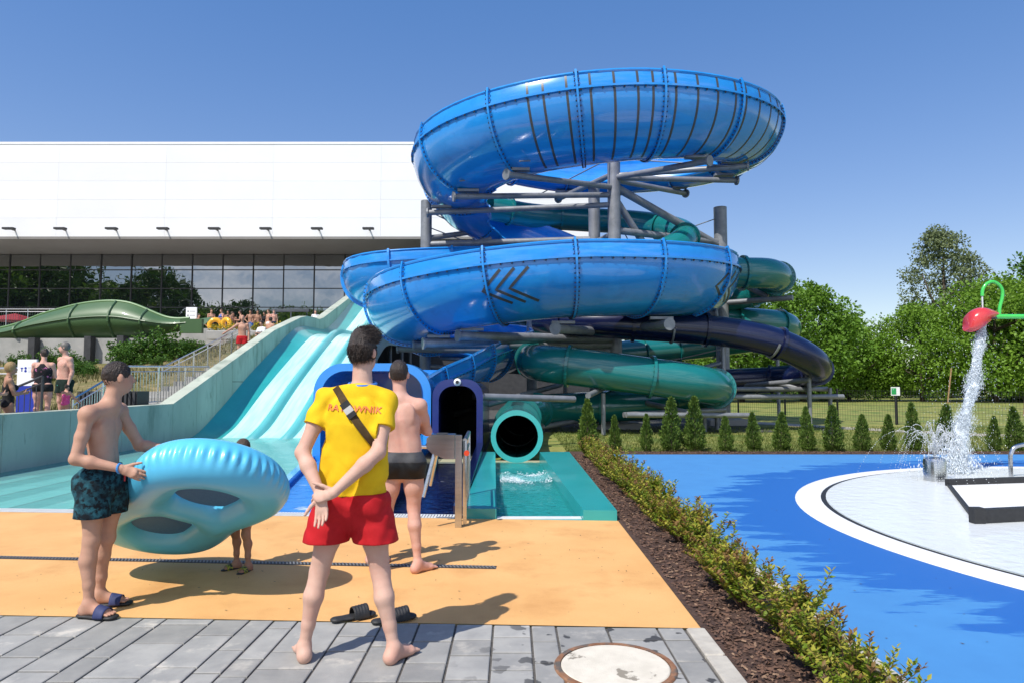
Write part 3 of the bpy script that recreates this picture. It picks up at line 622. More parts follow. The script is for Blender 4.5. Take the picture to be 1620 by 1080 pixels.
# left-hand loop of the same slide
PC = Path([(.4,26.6,6.3,1.25),(-1.5,26.2,6.2,1.25),(-3.3,26.0,6.1,1.25),(-4.7,26.1,6.0,1.25),(-5.45,26.9,5.9,1.25),(-5.5,28.4,5.75,1.25),(-4.8,29.9,5.6,1.25)], 8)
shell(PC, R(-140), R(17), .05, 'flume', M['blue'], bs, k=24)
d = .8
while d < PC.s[-1]: flange(PC, d, R(-140), R(19), .11, .08, 'flange', M['blue'], bs); d += 2.0
MB().tube([PC.on(q, R(17)) for q in np.arange(0, PC.s[-1], .3)], .045, 6).build('top_lip', M['blue'], bs)
rows = [[PC.on(q, -.02, -.002), PC.on(q, -.02, .07), PC.on(q, .02, .07), PC.on(q, .02, -.002)] for q in np.arange(.0, PC.s[-1], .3)]
MB().grid(rows, closed=True).build('seam_flange', M['blue'], bs)
# exit mouth of the raft slide: round-cornered frame with run-out trough
def arch_ring(w, h, r, n=10):
    """outline of an upright round-topped opening, from left foot over to right foot"""
    pts = [(-w, 0)]
    for i in range(n+1): a = math.pi-(math.pi/2)*i/n; pts.append((-w+r+r*math.cos(a), h-r+r*math.sin(a)))
    for i in range(n+1): a = math.pi/2-(math.pi/2)*i/n; pts.append((w-r+r*math.cos(a), h-r+r*math.sin(a)))
    return pts+[(w, 0)]
def arch_frame(x, y0, y1, o, i, zb, name, m, parent):
    a, b = arch_ring(*o), arch_ring(*i); rows = [[(x+p[0], y0, zb+p[1]) for p in a], [(x+p[0], y0, zb+p[1]) for p in b], [(x+p[0], y1, zb+p[1]) for p in b], [(x+p[0], y1, zb+p[1]) for p in a]]
    rows.append(rows[0]); return autosmooth(MB().grid(rows).build(name, m, parent), 40)
arch_frame(-2.9, 14.2, 14.75, (1.22, 2.05, .62), (1.06, 1.89, .5), -.08, 'mouth_frame', M['blue_light'], bs)
arch_frame(-2.9, 14.76, 17.6, (1.12, 1.96, .56), (1.06, 1.89, .5), -.08, 'mouth_tunnel', M['blue'], bs)
MB().box((-4.02, 17.6, -.1), (-1.78, 17.7, 1.9)).build('tunnel_end', M['blue'], bs)
for sx in (-1, 1):
    xa = -2.9+sx*1.18; MB().add([(xa-.12, 8.25, -.14),(xa+.12, 8.25, -.14),(xa+.12, 14.2, -.14),(xa-.12, 14.2, -.14),(xa-.12, 8.25, .05),(xa+.12, 8.25, .05),(xa+.12, 14.2, .55),(xa-.12, 14.2, .55)], [(0,3,2,1),(4,5,6,7),(0,1,5,4),(1,2,6,5),(2,3,7,6),(3,0,4,7)]).build('side_wall', M['blue'], bs) if sx > 0 else None

# ---- navy slide
nv = thing('navy_tube_slide', 'dark navy tube slide winding under the blue rings', 'water slide')
PN = Path([(0.92,23.48,3.71,0.48),(2.46,22.56,3.55,0.48),(3.93,22.25,3.44,0.48),(6.85,22.1,3.22,0.48),(8.62,22.02,2.82,0.48),(9.93,22.48,2.24,0.48),(10.39,23.72,1.9,0.48),(9.7,25.1,1.7,0.48),(7.7,25.72,1.59,0.48),(5,25.41,1.43,0.48)], 8)
shell(PN, -math.pi, math.pi, .04, 'tube', M['navy'], nv, k=28, step=.25)
d = 1.0
while d < PN.s[-1]: flange(PN, d, -math.pi, math.pi, .075, .1, 'flange', M['navy'], nv, 28); d += 2.35
for q in (3.9, 7.2, 9.8, 12.6): flange(PN, q+.7, R(-170), R(-10), .05, .06, 'saddle', M['steel'], nv, 12, .01)
arch_frame(-1.12, 14.1, 14.5, (.52, 1.72, .36), (.39, 1.58, .3), -.08, 'mouth_frame', mat('navy_frame', (.010,.022,.14), (.012,.026,.16), scale=.6, rough=.25, coat=.4), nv)
arch_frame(-1.12, 14.51, 19.5, (.47, 1.66, .33), (.39, 1.58, .3), -.08, 'mouth_tunnel', M['navy'], nv)
MB().box((-1.6, 19.5, -.1), (-.65, 19.6, 1.6)).build('tunnel_end', M['black'], nv)
MB().lathe([(.05,0),(.075,.03),(.075,.09),(.04,.12)], 16, Matrix.Translation((-1.12, 14.1, 1.58)) @ Matrix.Rotation(R(90), 4, 'X')).build('mouth_lamp', M['white'], nv)
MB().lathe([(.035,.115),(.035,.13)], 12, Matrix.Translation((-1.12, 14.1, 1.58)) @ Matrix.Rotation(R(90), 4, 'X')).build('lamp_lens', M['black'], nv)
def wall_seg(name, m, parent, xf0, xf1, xb0, xb1, yb, zf, zb, z0=-.15, yo=.0):
    v = [(xf0, ey(xf0)+yo, z0),(xf1, ey(xf1)+yo, z0),(xb1, yb, z0),(xb0, yb, z0),(xf0, ey(xf0)+yo, zf),(xf1, ey(xf1)+yo, zf),(xb1, yb, zb),(xb0, yb, zb)]
    return MB().add(v, [(0,3,2,1),(4,5,6,7),(0,1,5,4),(1,2,6,5),(2,3,7,6),(3,0,4,7)]).build(name, m, parent)
wall_seg('side_wall', M['navy'], nv, -.70, -.57, -.71, -.585, 14.1, .1, .34, yo=.24)
wall_seg('side_wall', M['navy'], nv, -1.72, -1.6, -1.66, -1.53, 14.1, .1, .34, yo=.24)
MB().add([(-1.6, ey(-1.6)+.22, -.10),(-.70, ey(-.7)+.22, -.10),(-.70, 14.1, -.08),(-1.6, 14.1, -.08)], [(0,1,2,3)]).build('lane_floor', M['navy'], nv)
MB().add([(-1.6, ey(-1.6)+.22, -.05),(-.70, ey(-.7)+.22, -.05),(-.70, 14.1, -.05),(-1.6, 14.1, -.05)], [(0,1,2,3)]).build('lane_water', water_mat('navy_water', (.7,.8,1), bscale=6, bump=.6, body=.05, bodycol=(.02,.05,.2), foam=(4,.68,.8)), nv)

# ---- teal slide
ts = thing('teal_tube_slide', 'teal enclosed tube slide looping round to a run-out lane', 'water slide')
def teal(ctrl, d0=.9, gap=2.2, name='tube'):
    P = Path(ctrl, 8); shell(P, -math.pi, math.pi, .04, name, M['teal'], ts, k=30, step=.22); d = d0
    bl = MB()
    while d < P.s[-1]-.1:
        flange(P, d, -math.pi, math.pi, .08, .09, 'flange', M['teal'], ts, 30)
        for a in np.linspace(-math.pi, math.pi, 26): bolt_at(bl, P.on(d-.055, a, .035), .018)
        d += gap
    bl.build('bolts', M['bolt'], ts)['kind'] = 'stuff'
    return P
r_ = .55
teal([(-.92,27.26,8.63,.5),(.77,27.95,8.48,.5),(3.08,28.34,8.4,.5),(4.93,28.03,8.21,.5),(6.16,26.95,7.75,.5),(6.54,25.56,7.13,.5),(5.85,24.49,6.44,.5),(4.62,24.64,5.98,.5)])
teal([(5.0,24.3,5.52,r_),(6.55,24.0,5.46,r_),(8.16,23.95,5.43,r_),(9.25,24.3,5.45,r_),(9.9,25.3,5.36,r_),(9.55,26.6,5.13,r_),(8.3,27.4,4.9,r_)], 1.25, 1.95)
teal([(6.55,27.6,4.2,r_),(8.1,27.5,4.09,r_),(9.86,27.4,3.99,r_),(11.1,27.8,3.9,r_),(11.55,28.9,3.74,r_),(10.8,30.3,3.5,r_),(7.7,30.5,3.13,r_),(3.85,29.3,2.74,r_)], .9, 1.7)
r_ = .58
PT = teal([(1.9,25.0,2.7,r_),(.95,23.9,2.45,r_),(.72,22.6,2.28,r_),(1.1,21.4,2.17,r_),(2.2,21.0,2.03,r_),(4.0,21.0,1.79,r_),(5.5,21.1,1.58,r_),(6.4,21.7,1.42,r_),(6.65,22.7,1.22,r_),(6.0,23.4,1.02,.56),(4.8,23.15,.87,.54),(3.4,22.8,.8,.53),(1.9,22.8,.73,.52),(.9,22.0,.69,.51),(.4,20.6,.64,.5),(.2,18.5,.58,.5),(.12,16.5,.53,.5),(.1,14.3,.5,.49)], 2.3, 2.55)
# flared mouth and run-out lane
PM = Path([(.1,14.5,.5,.5),(.1,14.2,.49,.5),(.1,13.95,.48,.52)], 6)
tl = mat('teal_light_gelcoat', (.05,.40,.38), (.06,.44,.42), scale=1, rough=.25, coat=.5)
shell(PM, -math.pi, math.pi, .04, 'mouth_collar', tl, ts, k=36, step=.1)
flange(PM, PM.s[-1]-.01, -math.pi, math.pi, .012, .05, 'mouth_rim', tl, ts, 36, -.09)
wall_seg('side_wall', M['teal_tile'], ts, -.56, -.18, -.58, -.34, 14.05, .115, .16)
wall_seg('side_wall', M['teal_tile'], ts, .81, 1.19, .56, 1.17, 14.05, .115, .16)
wall_seg('front_sill', M['teal_tile'], ts, -.18, .81, -.18, .81, 8.1, .0, .0)
MB().add([(-.18, 8.15, -.14),(.81, 8.15, -.14),(.58, 14.0, -.06),(-.36, 14.0, -.06)], [(0,1,2,3)]).build('lane_floor', M['teal_tile'], ts)
wt = water_mat('teal_lane_water', (.65,.95,.95), bscale=9, bump=.8, body=.12, bodycol=(.1,.5,.5))
rows = []
for j in range(60):
    y = 8.1+5.85*j/59; t = (y-8.1)/5.85; xa, xb = -.18-.17*t, .81-.24*t; rows.append([(xa+(xb-xa)*i/14, y, -.035+.012*math.sin(y*7+i*.9)*math.sin(i*1.1+y*2)+.05*math.exp(-((y-11.6-.3*math.sin(i*.5))/.35)**2)) for i in range(15)])
MB().grid(rows).build('lane_water', wt, ts, smooth=True)
# white water thrown up in the lane
N = 2600; fx = rng.uniform(-.2, .66, N); fyv = 11.3+.55*np.abs(fx-.2)+rng.normal(0, .22, N)+.35*rng.random(N)**2; fz = -.03+np.abs(rng.normal(0, .022, N)); sz = rng.uniform(.004, .017, N)
def blobs(cx, cy, cz, s):
    base = np.array([(1,0,0),(-1,0,0),(0,1,0),(0,-1,0),(0,0,1),(0,0,-1)], float); F = np.array([(0,2,4),(2,1,4),(1,3,4),(3,0,4),(2,0,5),(1,2,5),(3,1,5),(0,3,5)])
    k = len(cx); jit = rng.uniform(.6, 1.3, (k, 6, 1)); V = np.stack([cx, cy, cz], 1)[:, None]+base[None]*np.asarray(s).reshape(k, 1, 1)*jit
    return V.reshape(-1, 3), (F[None]+6*np.arange(k)[:, None, None]).reshape(-1, 3)
fm = mat('foam', (.80,.85,.87), (.7,.78,.8), scale=20, rough=.5)
V, Fc = blobs(fx, fyv, fz, sz*np.array([1])); V[:, 2] = -.03+(V[:, 2]+.03)*.6; raw('white_water', V, Fc, fm, ts, smooth=True, kind='stuff')
MB().box((-.17, ey(.3)+.03, -.02), (.80, ey(.3)+.17, .006)).build('lane_grate', M['white_grate'], ts)

# ------------------------------------------------------------------ steel support tower
tw = thing('slide_support_tower', 'grey steel columns and arms carrying the slide rings', 'support structure')
def stl(a, b, r, name='arm', n=12, m=None):
    return autosmooth(MB().tube([a, b], r, n).build(name, m or M['steel'], tw), 40)
def plate(p, s=(.35,.12,.04)): MB().box((p[0]-s[0], p[1]-s[1], p[2]-s[2]), (p[0]+s[0], p[1]+s[1], p[2]+s[2])).build('saddle_plate', M['steel'], tw)
CC = (3.62, 23.87)
stl((*CC, -.05), (*CC, 9.87), .23, 'column', 20); stl((3.12,25.56,-.05), (3.12,25.56,8.98), .22, 'column', 16); stl((8.09,26.18,-.05), (8.09,26.18,8.36), .25, 'column', 18); stl((-3.23,25.41,-.05), (-3.23,25.41,8.4), .21, 'column', 16)
stl((0.77,26.8,-.05), (0.77,26.8,6.52), .2, 'column', 14)
for x, y in (CC, (8.09,26.18), (-3.23,25.41), (3.12,25.56)):
    MB().cbox((x-.75, y-.75, -.1), (x+.75, y+.75, .22), .03).build('footing', M['grey_concrete'], tw)
    MB().lathe([(.42,.22),(.42,.26)], 20, Matrix.Translation((x, y, 0))).build('base_plate', M['steel'], tw)
c = lambda z: (*CC, z)
ARMS = [(c(8.48),(.2,20.95,8.0)),(c(8.21),(-1.45,22.3,7.72)),(c(7.86),(-2.5,23.87,7.59)),(c(8.83),(5.8,21.1,8.45)),(c(8.9),(7.4,22.5,8.78)),(c(8.83),(7.7,24.4,8.9)),(c(8.75),(6.5,26.3,9.0)),(c(8.98),(2.1,27.1,9.05))]
for a, b_ in ARMS: stl(a, b_, .10); plate((b_[0], b_[1], b_[2]+.19)); d_ = (Vector(b_)-Vector(a)).normalized(); e_ = Vector(b_)+d_*.5; stl(b_, e_, .10, 'arm_end'); MB().tube([e_-d_*.04, e_+d_*.02], .17, 14).build('end_flange', M['steel'], tw)
stl(c(8.52), (8.09,26.18,6.82), .14, 'brace'); stl(c(8.13), (5.54,25.1,5.67), .13, 'brace'); stl(c(6.94), (8.09,26.18,6.98), .13, 'beam'); stl((3.12,25.56,6.98), (-3.23,25.41,6.75), .12, 'beam'); stl(c(6.82), (3.12,25.56,6.82), .12, 'beam'); stl((8.09,26.18,5.75), (9.55,25.33,4.75), .1, 'brace'); stl((8.09,26.18,4.63), (10.16,24.56,4.63), .1, 'beam')
stl((-3.23,25.41,6.98), (-0.92,26.41,7.52), .1, 'brace'); stl((-3.23,25.41,6.44), (-0.77,25.56,6.98), .1, 'brace')
LOW = [(c(3.32),(1.54,20.48,3.17)),(c(3.09),(-1.23,21.1,3.01)),(c(2.9),(-2.77,22.64,2.82)),(c(2.67),(-3.54,24.1,2.78)),(c(3.44),(4.54,20.71,3.32)),(c(3.59),(6.31,22.64,3.78)),(c(3.21),(-2.31,21.48,2.82))]
for a, b_ in LOW: stl(a, b_, .14); plate((b_[0], b_[1], b_[2]+.2)); d_ = (Vector(b_)-Vector(a)).normalized(); e_ = Vector(b_)+d_*.5; stl(b_, e_, .14, 'arm_end'); MB().tube([e_-d_*.04, e_+d_*.02], .19, 14).build('end_flange', M['steel'], tw)
for a, b_ in (((8.09,26.18,2.36),(5,22.71,1.67)),((8.09,26.18,2.59),(6.85,22.1,2.63)),((8.09,26.18,1.97),(10.32,23.79,1.32)),((8.09,26.18,1.4),(9.86,22.64,1.67)),((3.62,23.87,1.13),(5.6,20.6,.6)),((3.62,23.87,.5),(.4,21.2,.12)),((3.62,23.87,1.6),(2.2,19.8,1.2)),((3.4,20.4,.62),(7.6,21.6,.55)),((-.9,16.0,1.25),(1.6,17.6,1.15)),((8.09,26.18,3.21),(10.93,28.03,3.24)),((1.69,23.72,1.51),(-1.93,17.32,0.66)),((0.77,26.8,2.28),(-2.7,25.8,2.51)),((-3.23,25.41,2.2),(1.54,25.87,1.9)),((6.8,21.9,.72),(3.4,20.9,.6)),((11.24,23.25,1.11),(6.62,22.33,1.11)),((11.09,24.1,1.36),(7.24,23.25,1.36))): stl(a, b_, .085, 'beam', 10)
for x, y, zt in ((6.85,22.1,2.7),(9.86,22.7,1.8),(6.2,22.1,.6),(2.8,21.0,1.25),(11.1,23.9,1.4),(6.9,23.1,1.4),(1.0,22.4,.2),(-1.9,17.6,.6),(2.0,25.8,1.95),(10.9,28,3.4)): stl((x, y, -.05), (x, y, zt), .07, 'post', 10)
for a, b_ in ((c(9.52),(0.23,20.17,8.21)),(c(9.52),(-1.69,21.71,8.06)),(c(9.52),(5.85,20.33,8.44)),(c(9.52),(7.47,22.33,8.75)),(c(9.6),(1.16,28.18,9.44)),((-3.23,25.41,8.06),(-0.77,26.18,6.98)),((8.09,26.18,7.98),(5.78,25.41,7.06)),((6.85,22.1,1.67),(8.09,26.18,3.13)),(c(1.9),(6.85,22.1,2.67)),(c(7.52),(5.08,26.03,5.9)),(c(2.59),(-2.62,22.71,2.97)),((0.77,26.8,6.13),(-3.23,25.41,7.44))): stl(a, b_, .022, 'tie_rod', 6, M['steel'])
# ------------------------------------------------------------------ splash toys
cyl = thing('fountain_drum', 'short stainless drum spraying thin water jets in splash pool', 'fountain', (6.72, 10.95, .02))
autosmooth(MB().lathe([(.165,0),(.165,.30),(.15,.345),(.10,.365),(.001,.37)], 32, cap=False).build('drum', M['stainless'], cyl), 40)
wdrop = bpy.data.materials.new('water_spray'); wdrop.use_nodes = True; n = wdrop.node_tree; p = n.nodes['Principled BSDF']
p.inputs['Base Color'].default_value = (.86,.9,.93,1); p.inputs['Roughness'].default_value = .08; p.inputs['IOR'].default_value = 1.33; p.inputs['Transmission Weight'].default_value = .35; p.inputs['Subsurface Weight'].default_value = .0
def spray(name, P, S, parent, m=wdrop, st=1.0):
    V, Fc = blobs(P[:, 0], P[:, 1], P[:, 2], S); zc = np.repeat(P[:, 2], 6); V[:, 2] = zc+(V[:, 2]-zc)*st
    return raw(name, V, Fc, m, parent, smooth=True, kind='stuff')
L = []; Sx = []
for i in range(64):
    a = rng.uniform(0, 6.283); v0 = rng.uniform(2.3, 3.5); el = R(rng.uniform(58, 88)); vh = v0*math.cos(el); vz = v0*math.sin(el); T = (vz+math.sqrt(vz*vz+2*9.8*.38))/9.8
    for t in np.linspace(0, T, 60):
        L.append((vh*math.cos(a)*t+rng.normal(0, .004), vh*math.sin(a)*t+rng.normal(0, .004), .37+vz*t-4.9*t*t)); Sx.append(rng.uniform(.004, .009)*(1.15-.3*t))
spray('jets', np.array(L), np.array(Sx), cyl)
# tipping bucket on green pipe
gp = thing('green_water_pipe', 'bright green water pipe with hooped spout over splash pool', 'pipe')
gm_ = mat('green_pipe', (.05,.5,.07), (.06,.55,.09), scale=3, rough=.25, coat=.5)
hoop = [(8.46,11.8,2.72),(8.47,11.8,2.85),(8.52,11.8,3.02),(8.53,11.8,3.15),(8.48,11.8,3.25),(8.37,11.8,3.31),(8.26,11.8,3.27),(8.19,11.8,3.17),(8.175,11.8,3.06)]
autosmooth(MB().tube(catmull(hoop, 5), .028, 10).build('hoop', gm_, gp), 50)
autosmooth(MB().tube([(8.36,11.8,2.70),(9.4,11.8,2.70),(11.6,11.8,2.70),(12.0,11.8,2.6),(12.1,11.8,2.3),(12.1,11.8,.02)], .04, 12).build('boom', gm_, gp), 60)
MB().lathe([(.012,2.80),(.014,3.06)], 8, Matrix.Translation((8.175,11.8,0))).build('water_string', wdrop, gp)
bk_ = thing('tipping_bucket', 'red scoop shaped tipping bucket pouring water', 'bucket', (8.16, 11.8, 2.66))
red = mat('red_gelcoat', (.55,.035,.04), (.6,.05,.05), scale=3, rough=.25, coat=.5)
rows = []
for i in range(15):
    t = i/14; xx = -.26+.56*t; w_ = .19*math.sin(math.pi*min(1, .12+.9*t)**.8)*(1-.35*t)+.012; zc = .02+.06*t-.02*(1-t); 
    rows.append([(xx+.05*math.sin(k/20*2*math.pi), w_*math.cos(k/20*2*math.pi), zc+w_*.95*math.sin(k/20*2*math.pi)-.1*(1-t)*(math.sin(k/20*2*math.pi) < 0)) for k in range(20)])
mb = MB().grid(rows, closed=True); mb.f += [tuple(range(19, -1, -1)), tuple(range(14*20, 15*20))]
autosmooth(mb.build('shell', red, bk_), 60)
MB().tube([(.1,-.2,.0),(.1,.2,.0)], .02, 8).build('pivot', M['dark'], bk_)
# falling stream: braided sheet broken into drops towards the pool
fs = thing('falling_water', 'white stream of water falling from the red bucket', 'water')
L = []; Sx = []
for i in range(24000):
    t = rng.random(); z = 2.56-2.52*t; cx = 8.16-.60*t**1.15+.05*math.sin(z*5.0)*t; w_ = .055+.10*t+.12*max(0, t-.6)
    u = rng.normal(0, .5); edge = math.sin(z*17+u*3)*.4; rr = abs(rng.normal(0, .45)+edge*.4)
    L.append((cx+u*w_*(1+.4*math.sin(z*9)), 11.8+rng.normal(0, .4)*w_, z+rng.normal(0, .02))); Sx.append(rng.uniform(.0018, .0062)*(1.1-.3*t))
for i in range(2600):
    t = rng.random(); a = rng.uniform(0, 6.283); rr = abs(rng.normal(0, .35)); h = abs(rng.normal(0, .30))*math.exp(-rr*1.2)
    L.append((7.55+rr*math.cos(a)*.8, 11.8+rr*math.sin(a)*.5, .03+h)); Sx.append(rng.uniform(.003, .012))
for i in range(700):
    L.append((7.9+rng.normal(0, .45), 11.8+rng.normal(0, .3), abs(rng.normal(1.3, .8)))); Sx.append(rng.uniform(.002, .005))
spray('stream', np.array(L), np.array(Sx)*.8, fs, mat('white_water', (.74,.80,.85), (.6,.68,.75), scale=30, rough=.12), 4.2)
core_ = []
for i in range(40):
    t = i/39; z = 2.60-2.5*t; cx = 8.17-.60*t**1.15+.05*math.sin(z*5.0)*t; w_ = .05+.06*t; core_.append([(cx+w_*(1+.35*math.sin(z*11+k))*math.cos(k/12*6.283), 11.8+w_*.6*math.sin(k/12*6.283), z+.02*math.sin(k*2)) for k in range(12)])
MB().grid(core_, closed=True).build('water_core', water_mat('stream_water', (.93,.96,.98), bscale=14, bump=1, body=.3, bodycol=(.8,.86,.9), foam=(9,.5,.62)), fs, smooth=True)
hr = thing('pool_handrail', 'bent stainless handrail at the splash pool edge', 'handrail')
autosmooth(MB().tube(catmull([(8.18,11.3,.0),(8.18,11.3,.3),(8.20,11.3,.42),(8.31,11.3,.53),(8.8,11.3,.60),(9.3,11.3,.66),(9.9,11.3,.68)], 5), .032, 12).build('bar', M['stainless'], hr), 50)
MB().tube([(9.88,11.3,.66),(9.9,11.3,.0)], .032, 12).build('leg', M['stainless'], hr)

# ------------------------------------------------------------------ turnstile and gate rails
tn = thing('turnstile', 'stainless turnstile box with three arms on a post', 'turnstile', (-.62, 7.5, 0))
mb = MB(); prof = [(-.30,.86),(-.24,.80),(-.10,.74),(.0,.74),(.0,1.0),(-.26,1.0),(-.30,.96)]
v = [(x, -.11, z) for x, z in prof]+[(x, .13, z) for x, z in prof]; k = len(prof)
mb.add(v, [tuple(range(k)), tuple(range(2*k-1, k-1, -1))]+[(i, k+i, k+(i+1) % k, (i+1) % k) for i in range(k)]).build('housing', M['stainless'], tn)
MB().box((-.20,-.03,1.001),(-.08,.05,1.012)).build('reader', M['dark'], tn)
for a, b_ in (((-.26,.0,.86),(-.62,.02,.87)),((-.22,-.02,.80),(-.33,-.12,.34)),((-.2,.05,.80),(-.29,.2,.42))): MB().tube([a, b_], .021, 10).build('arm', M['stainless'], tn)
MB().box((.005,-.035,-.01),(.075,.035,.99)).build('post', M['stainless'], tn)
MB().lathe([(.03,0),(.03,.03)], 12, Matrix.Translation((.13,-.04,.80)) @ Matrix.Rotation(R(90), 4, 'X')).build('button', mat('red_button', (.6,.06,.02), rough=.4), tn)
grl = railing('gate_rail', 'short stainless gate rail between turnstile and teal lane', [(-.52,7.62,.0),(-.56,8.9,.0)], .92)
# ------------------------------------------------------------------ fence beyond the slides
fl = [(3.0,37.0),(10.3,31.2),(14.7,26.2),(19.5,21.0),(24,16)]
pts = []
for (xa, ya), (xb, yb) in zip(fl[:-1], fl[1:]):
    k = max(1, round(math.hypot(xb-xa, yb-ya)/2.2)); pts += [(xa+(xb-xa)*i/k, ya+(yb-ya)*i/k) for i in range(k)]
fe = thing('mesh_fence', 'black welded mesh fence on thin posts behind the lawn', 'fence')
for (xa, ya), (xb, yb) in zip(pts[:-1], pts[1:]):
    MB().box((xa-.03, ya-.03, -.05), (xa+.03, ya+.03, 1.35)).build('post', M['black'], fe)
    m = MB(); Ln = math.hypot(xb-xa, yb-ya); M4 = Matrix.Translation((xa, ya, 0)) @ Matrix.Rotation(math.atan2(yb-ya, xb-xa), 4, 'Z')
    for i in range(1, int(Ln/.10)): m.box((i*.10-.0028,-.0028,.06),(i*.10+.0028,.0028,1.28), M4)
    for q in (.08,.3,.5,.7,.9,1.1,1.27): m.box((.03,-.004,q-.004),(Ln-.03,.004,q+.004), M4)
    m.build('mesh_panel', M['black'], fe)['kind'] = 'stuff'
es = thing('exit_sign', 'small green and white exit pictogram sign on the fence', 'sign', (14.55, 26.0, 0))
MB().box((-.025,-.02,0),(.025,.02,1.35)).build('post', M['black'], es)
MB().box((-.17,-.03,1.1),(.17,-.022,1.42)).build('panel', M['white'], es)
MB().box((-.15,-.036,1.14),(.03,-.031,1.38)).build('green_field', mat('sign_green', (.02,.3,.08), rough=.5), es)
for x, y in ((8.2,17.8),(8.95,19.0),(15.4,18.2),(12.9,16.6)):
    t = thing('ground_spotlight', 'small dark spotlight standing in the grass behind the cedars', 'spotlight', (x, y, 0), random.uniform(-.6,.6), 'spotlights on the lawn')
    MB().box((-.015,-.015,-.02),(.015,.015,.22)).build('stake', M['dark'], t)
    MB().box((-.12,-.05,.16),(.12,.06,.38), Matrix.Rotation(R(-25), 4, 'X')).build('lamp_head', M['dark'], t)
poly('path', [(8.6,27.5),(12.5,21.8),(15.5,18.9),(24,15.8),(24,17),(16,20.0),(13.2,22.8),(9.6,28.6)], .001, mat('path_gravel', srgb(176,168,156), srgb(160,152,140), scale=6, rough=.95))
# ------------------------------------------------------------------ vegetation
def unit(a): return a/np.maximum(np.linalg.norm(a, axis=1)[:, None], 1e-9)
def leaf_tris(P, D, L, W, fold=.25, nrm=None):
    """one folded, pointed leaf per row: base P, direction D, length L, half-width W"""
    k = len(P); D = unit(D); up = nrm if nrm is not None else unit(rng.normal(0, 1, (k, 3))); S = unit(np.cross(D, up)); Nn = np.cross(S, D)
    L = np.asarray(L).reshape(-1, 1); W = np.asarray(W).reshape(-1, 1); mid = P+D*L*.45
    V = np.stack([P, mid+S*W+Nn*W*fold, P+D*L, mid-S*W+Nn*W*fold], 1).reshape(-1, 3)
    i = 4*np.arange(k)[:, None]; F = np.concatenate([i+np.array([[0, 1, 2]]), i+np.array([[0, 2, 3]])], 0); return V, F
def sphere_pts(k): return unit(rng.normal(0, 1, (k, 3)))
def crown(clumps, per, size, squash=.8):
    """leaves on and inside a cloud of clumps (x, y, z, r)"""
    C = np.repeat(np.array(clumps), per, axis=0); k = len(C); d = sphere_pts(k); rad = C[:, 3]*(.55+.5*rng.random(k)**.6)
    P = C[:, :3]+d*rad[:, None]*np.array([1, 1, squash]); D = unit(d+rng.normal(0, .7, (k, 3))+np.array([0, 0, -.25])); s = size*rng.uniform(.7, 1.3, k)
    return leaf_tris(P, D, s, s*.34, .2, unit(d+rng.normal(0, .6, (k, 3))))
bark = mat('bark', (.09,.065,.045), (.05,.038,.028), scale=6, rough=.95, bump=.8, bscale=14, stretch=(1,1,.25))
LEAF = {'mid': leaf_mat('leaf_mid', (.085,.19,.016), (.155,.28,.03), .3, .35), 'dark': leaf_mat('leaf_dark', (.05,.12,.016), (.095,.19,.03), .22, .35), 'olive': leaf_mat('leaf_olive', (.13,.165,.07), (.19,.235,.105), .25, .3), 'bright': leaf_mat('leaf_bright', (.12,.245,.02), (.20,.33,.035), .35, .35)}
def tree_mesh(h, w, nclump, per, leaf, kind, seed, low=.15, open_=False):
    r = random.Random(seed); tr = MB(); cl = []
    tr.tube([(0,0,-.2),(.05,0,h*.12),(r.uniform(-.2,.2),r.uniform(-.2,.2),h*.4),(r.uniform(-.3,.3),r.uniform(-.3,.3),h*.8)], [h*.028,h*.022,h*.015,h*.004], 9)
    for i in range(11):
        a = i*2.4+r.uniform(-.4,.4); z0 = h*r.uniform(.16,.6); l = w*r.uniform(.55,.95); p0 = Vector((0,0,z0)); p2 = Vector((math.cos(a)*l, math.sin(a)*l, z0+h*r.uniform(.12,.28)))
        tr.tube([p0, p0.lerp(p2,.5)+Vector((0,0,-.03*h)), p2], [h*.011,h*.007,h*.002], 6)
    for i in range(nclump):
        t = low+(1-low)*((i+.5)/nclump); prof = (math.sin(math.pi*min(1, (t-low)/(1-low)*.86+.12)))**.6 if not open_ else (.35+.65*math.sin(math.pi*min(1,(t-low)/(1-low)*.9+.08)))*(1.0 if (i*7) % 5 else 1.25)
        a = r.uniform(0, 6.283); q = w*prof*math.sqrt(r.uniform(.12, 1.0)); cl.append((math.cos(a)*q, math.sin(a)*q, h*t*.95, w*r.uniform(.14,.27)*(1 if not open_ else .75)))
    V, F = crown(cl, per, leaf); return tr, V, F, kind
TREES = {}
def make_tree(key, args):
    tr, V, F, kind = tree_mesh(*args); t = tr.mesh('trunk', True); t.materials.append(bark)
    o = raw('crown', V, F, LEAF[kind]); me = o.data; bpy.data.objects.remove(o); TREES[key] = (t, me)
make_tree('round', (10.5, 5.0, 120, 150, .30, 'mid', 1, .12)); make_tree('broad', (9.5, 5.6, 120, 150, .30, 'bright', 2, .08)); make_tree('dark', (11, 5.0, 120, 150, .28, 'dark', 3, .06)); make_tree('tall', (18, 3.7, 190, 90, .24, 'olive', 4, .30)); make_tree('locust', (10, 5.6, 120, 160, .26, 'bright', 5, .1))
def tree(key, x, y, s, label, group=None, z=0, name='broadleaf_tree', rz=None, sz=1):
    t = thing(name, label, 'tree', (x, y, z), rz if rz is not None else random.uniform(0, 6.28), group); t.scale = (s, s, s*sz)
    link('trunk', TREES[key][0], None, t); link('crown', TREES[key][1], None, t); return t
G1 = 'trees beyond the lawn'
tree('tall', 47, 74, 1.06, 'tall airy grey green tree rising above the other trees', None, name='poplar_tree', rz=.4)
KD = {'round': 'rounded mid green', 'dark': 'dark green', 'broad': 'broad light green', 'locust': 'feathery bright green'}
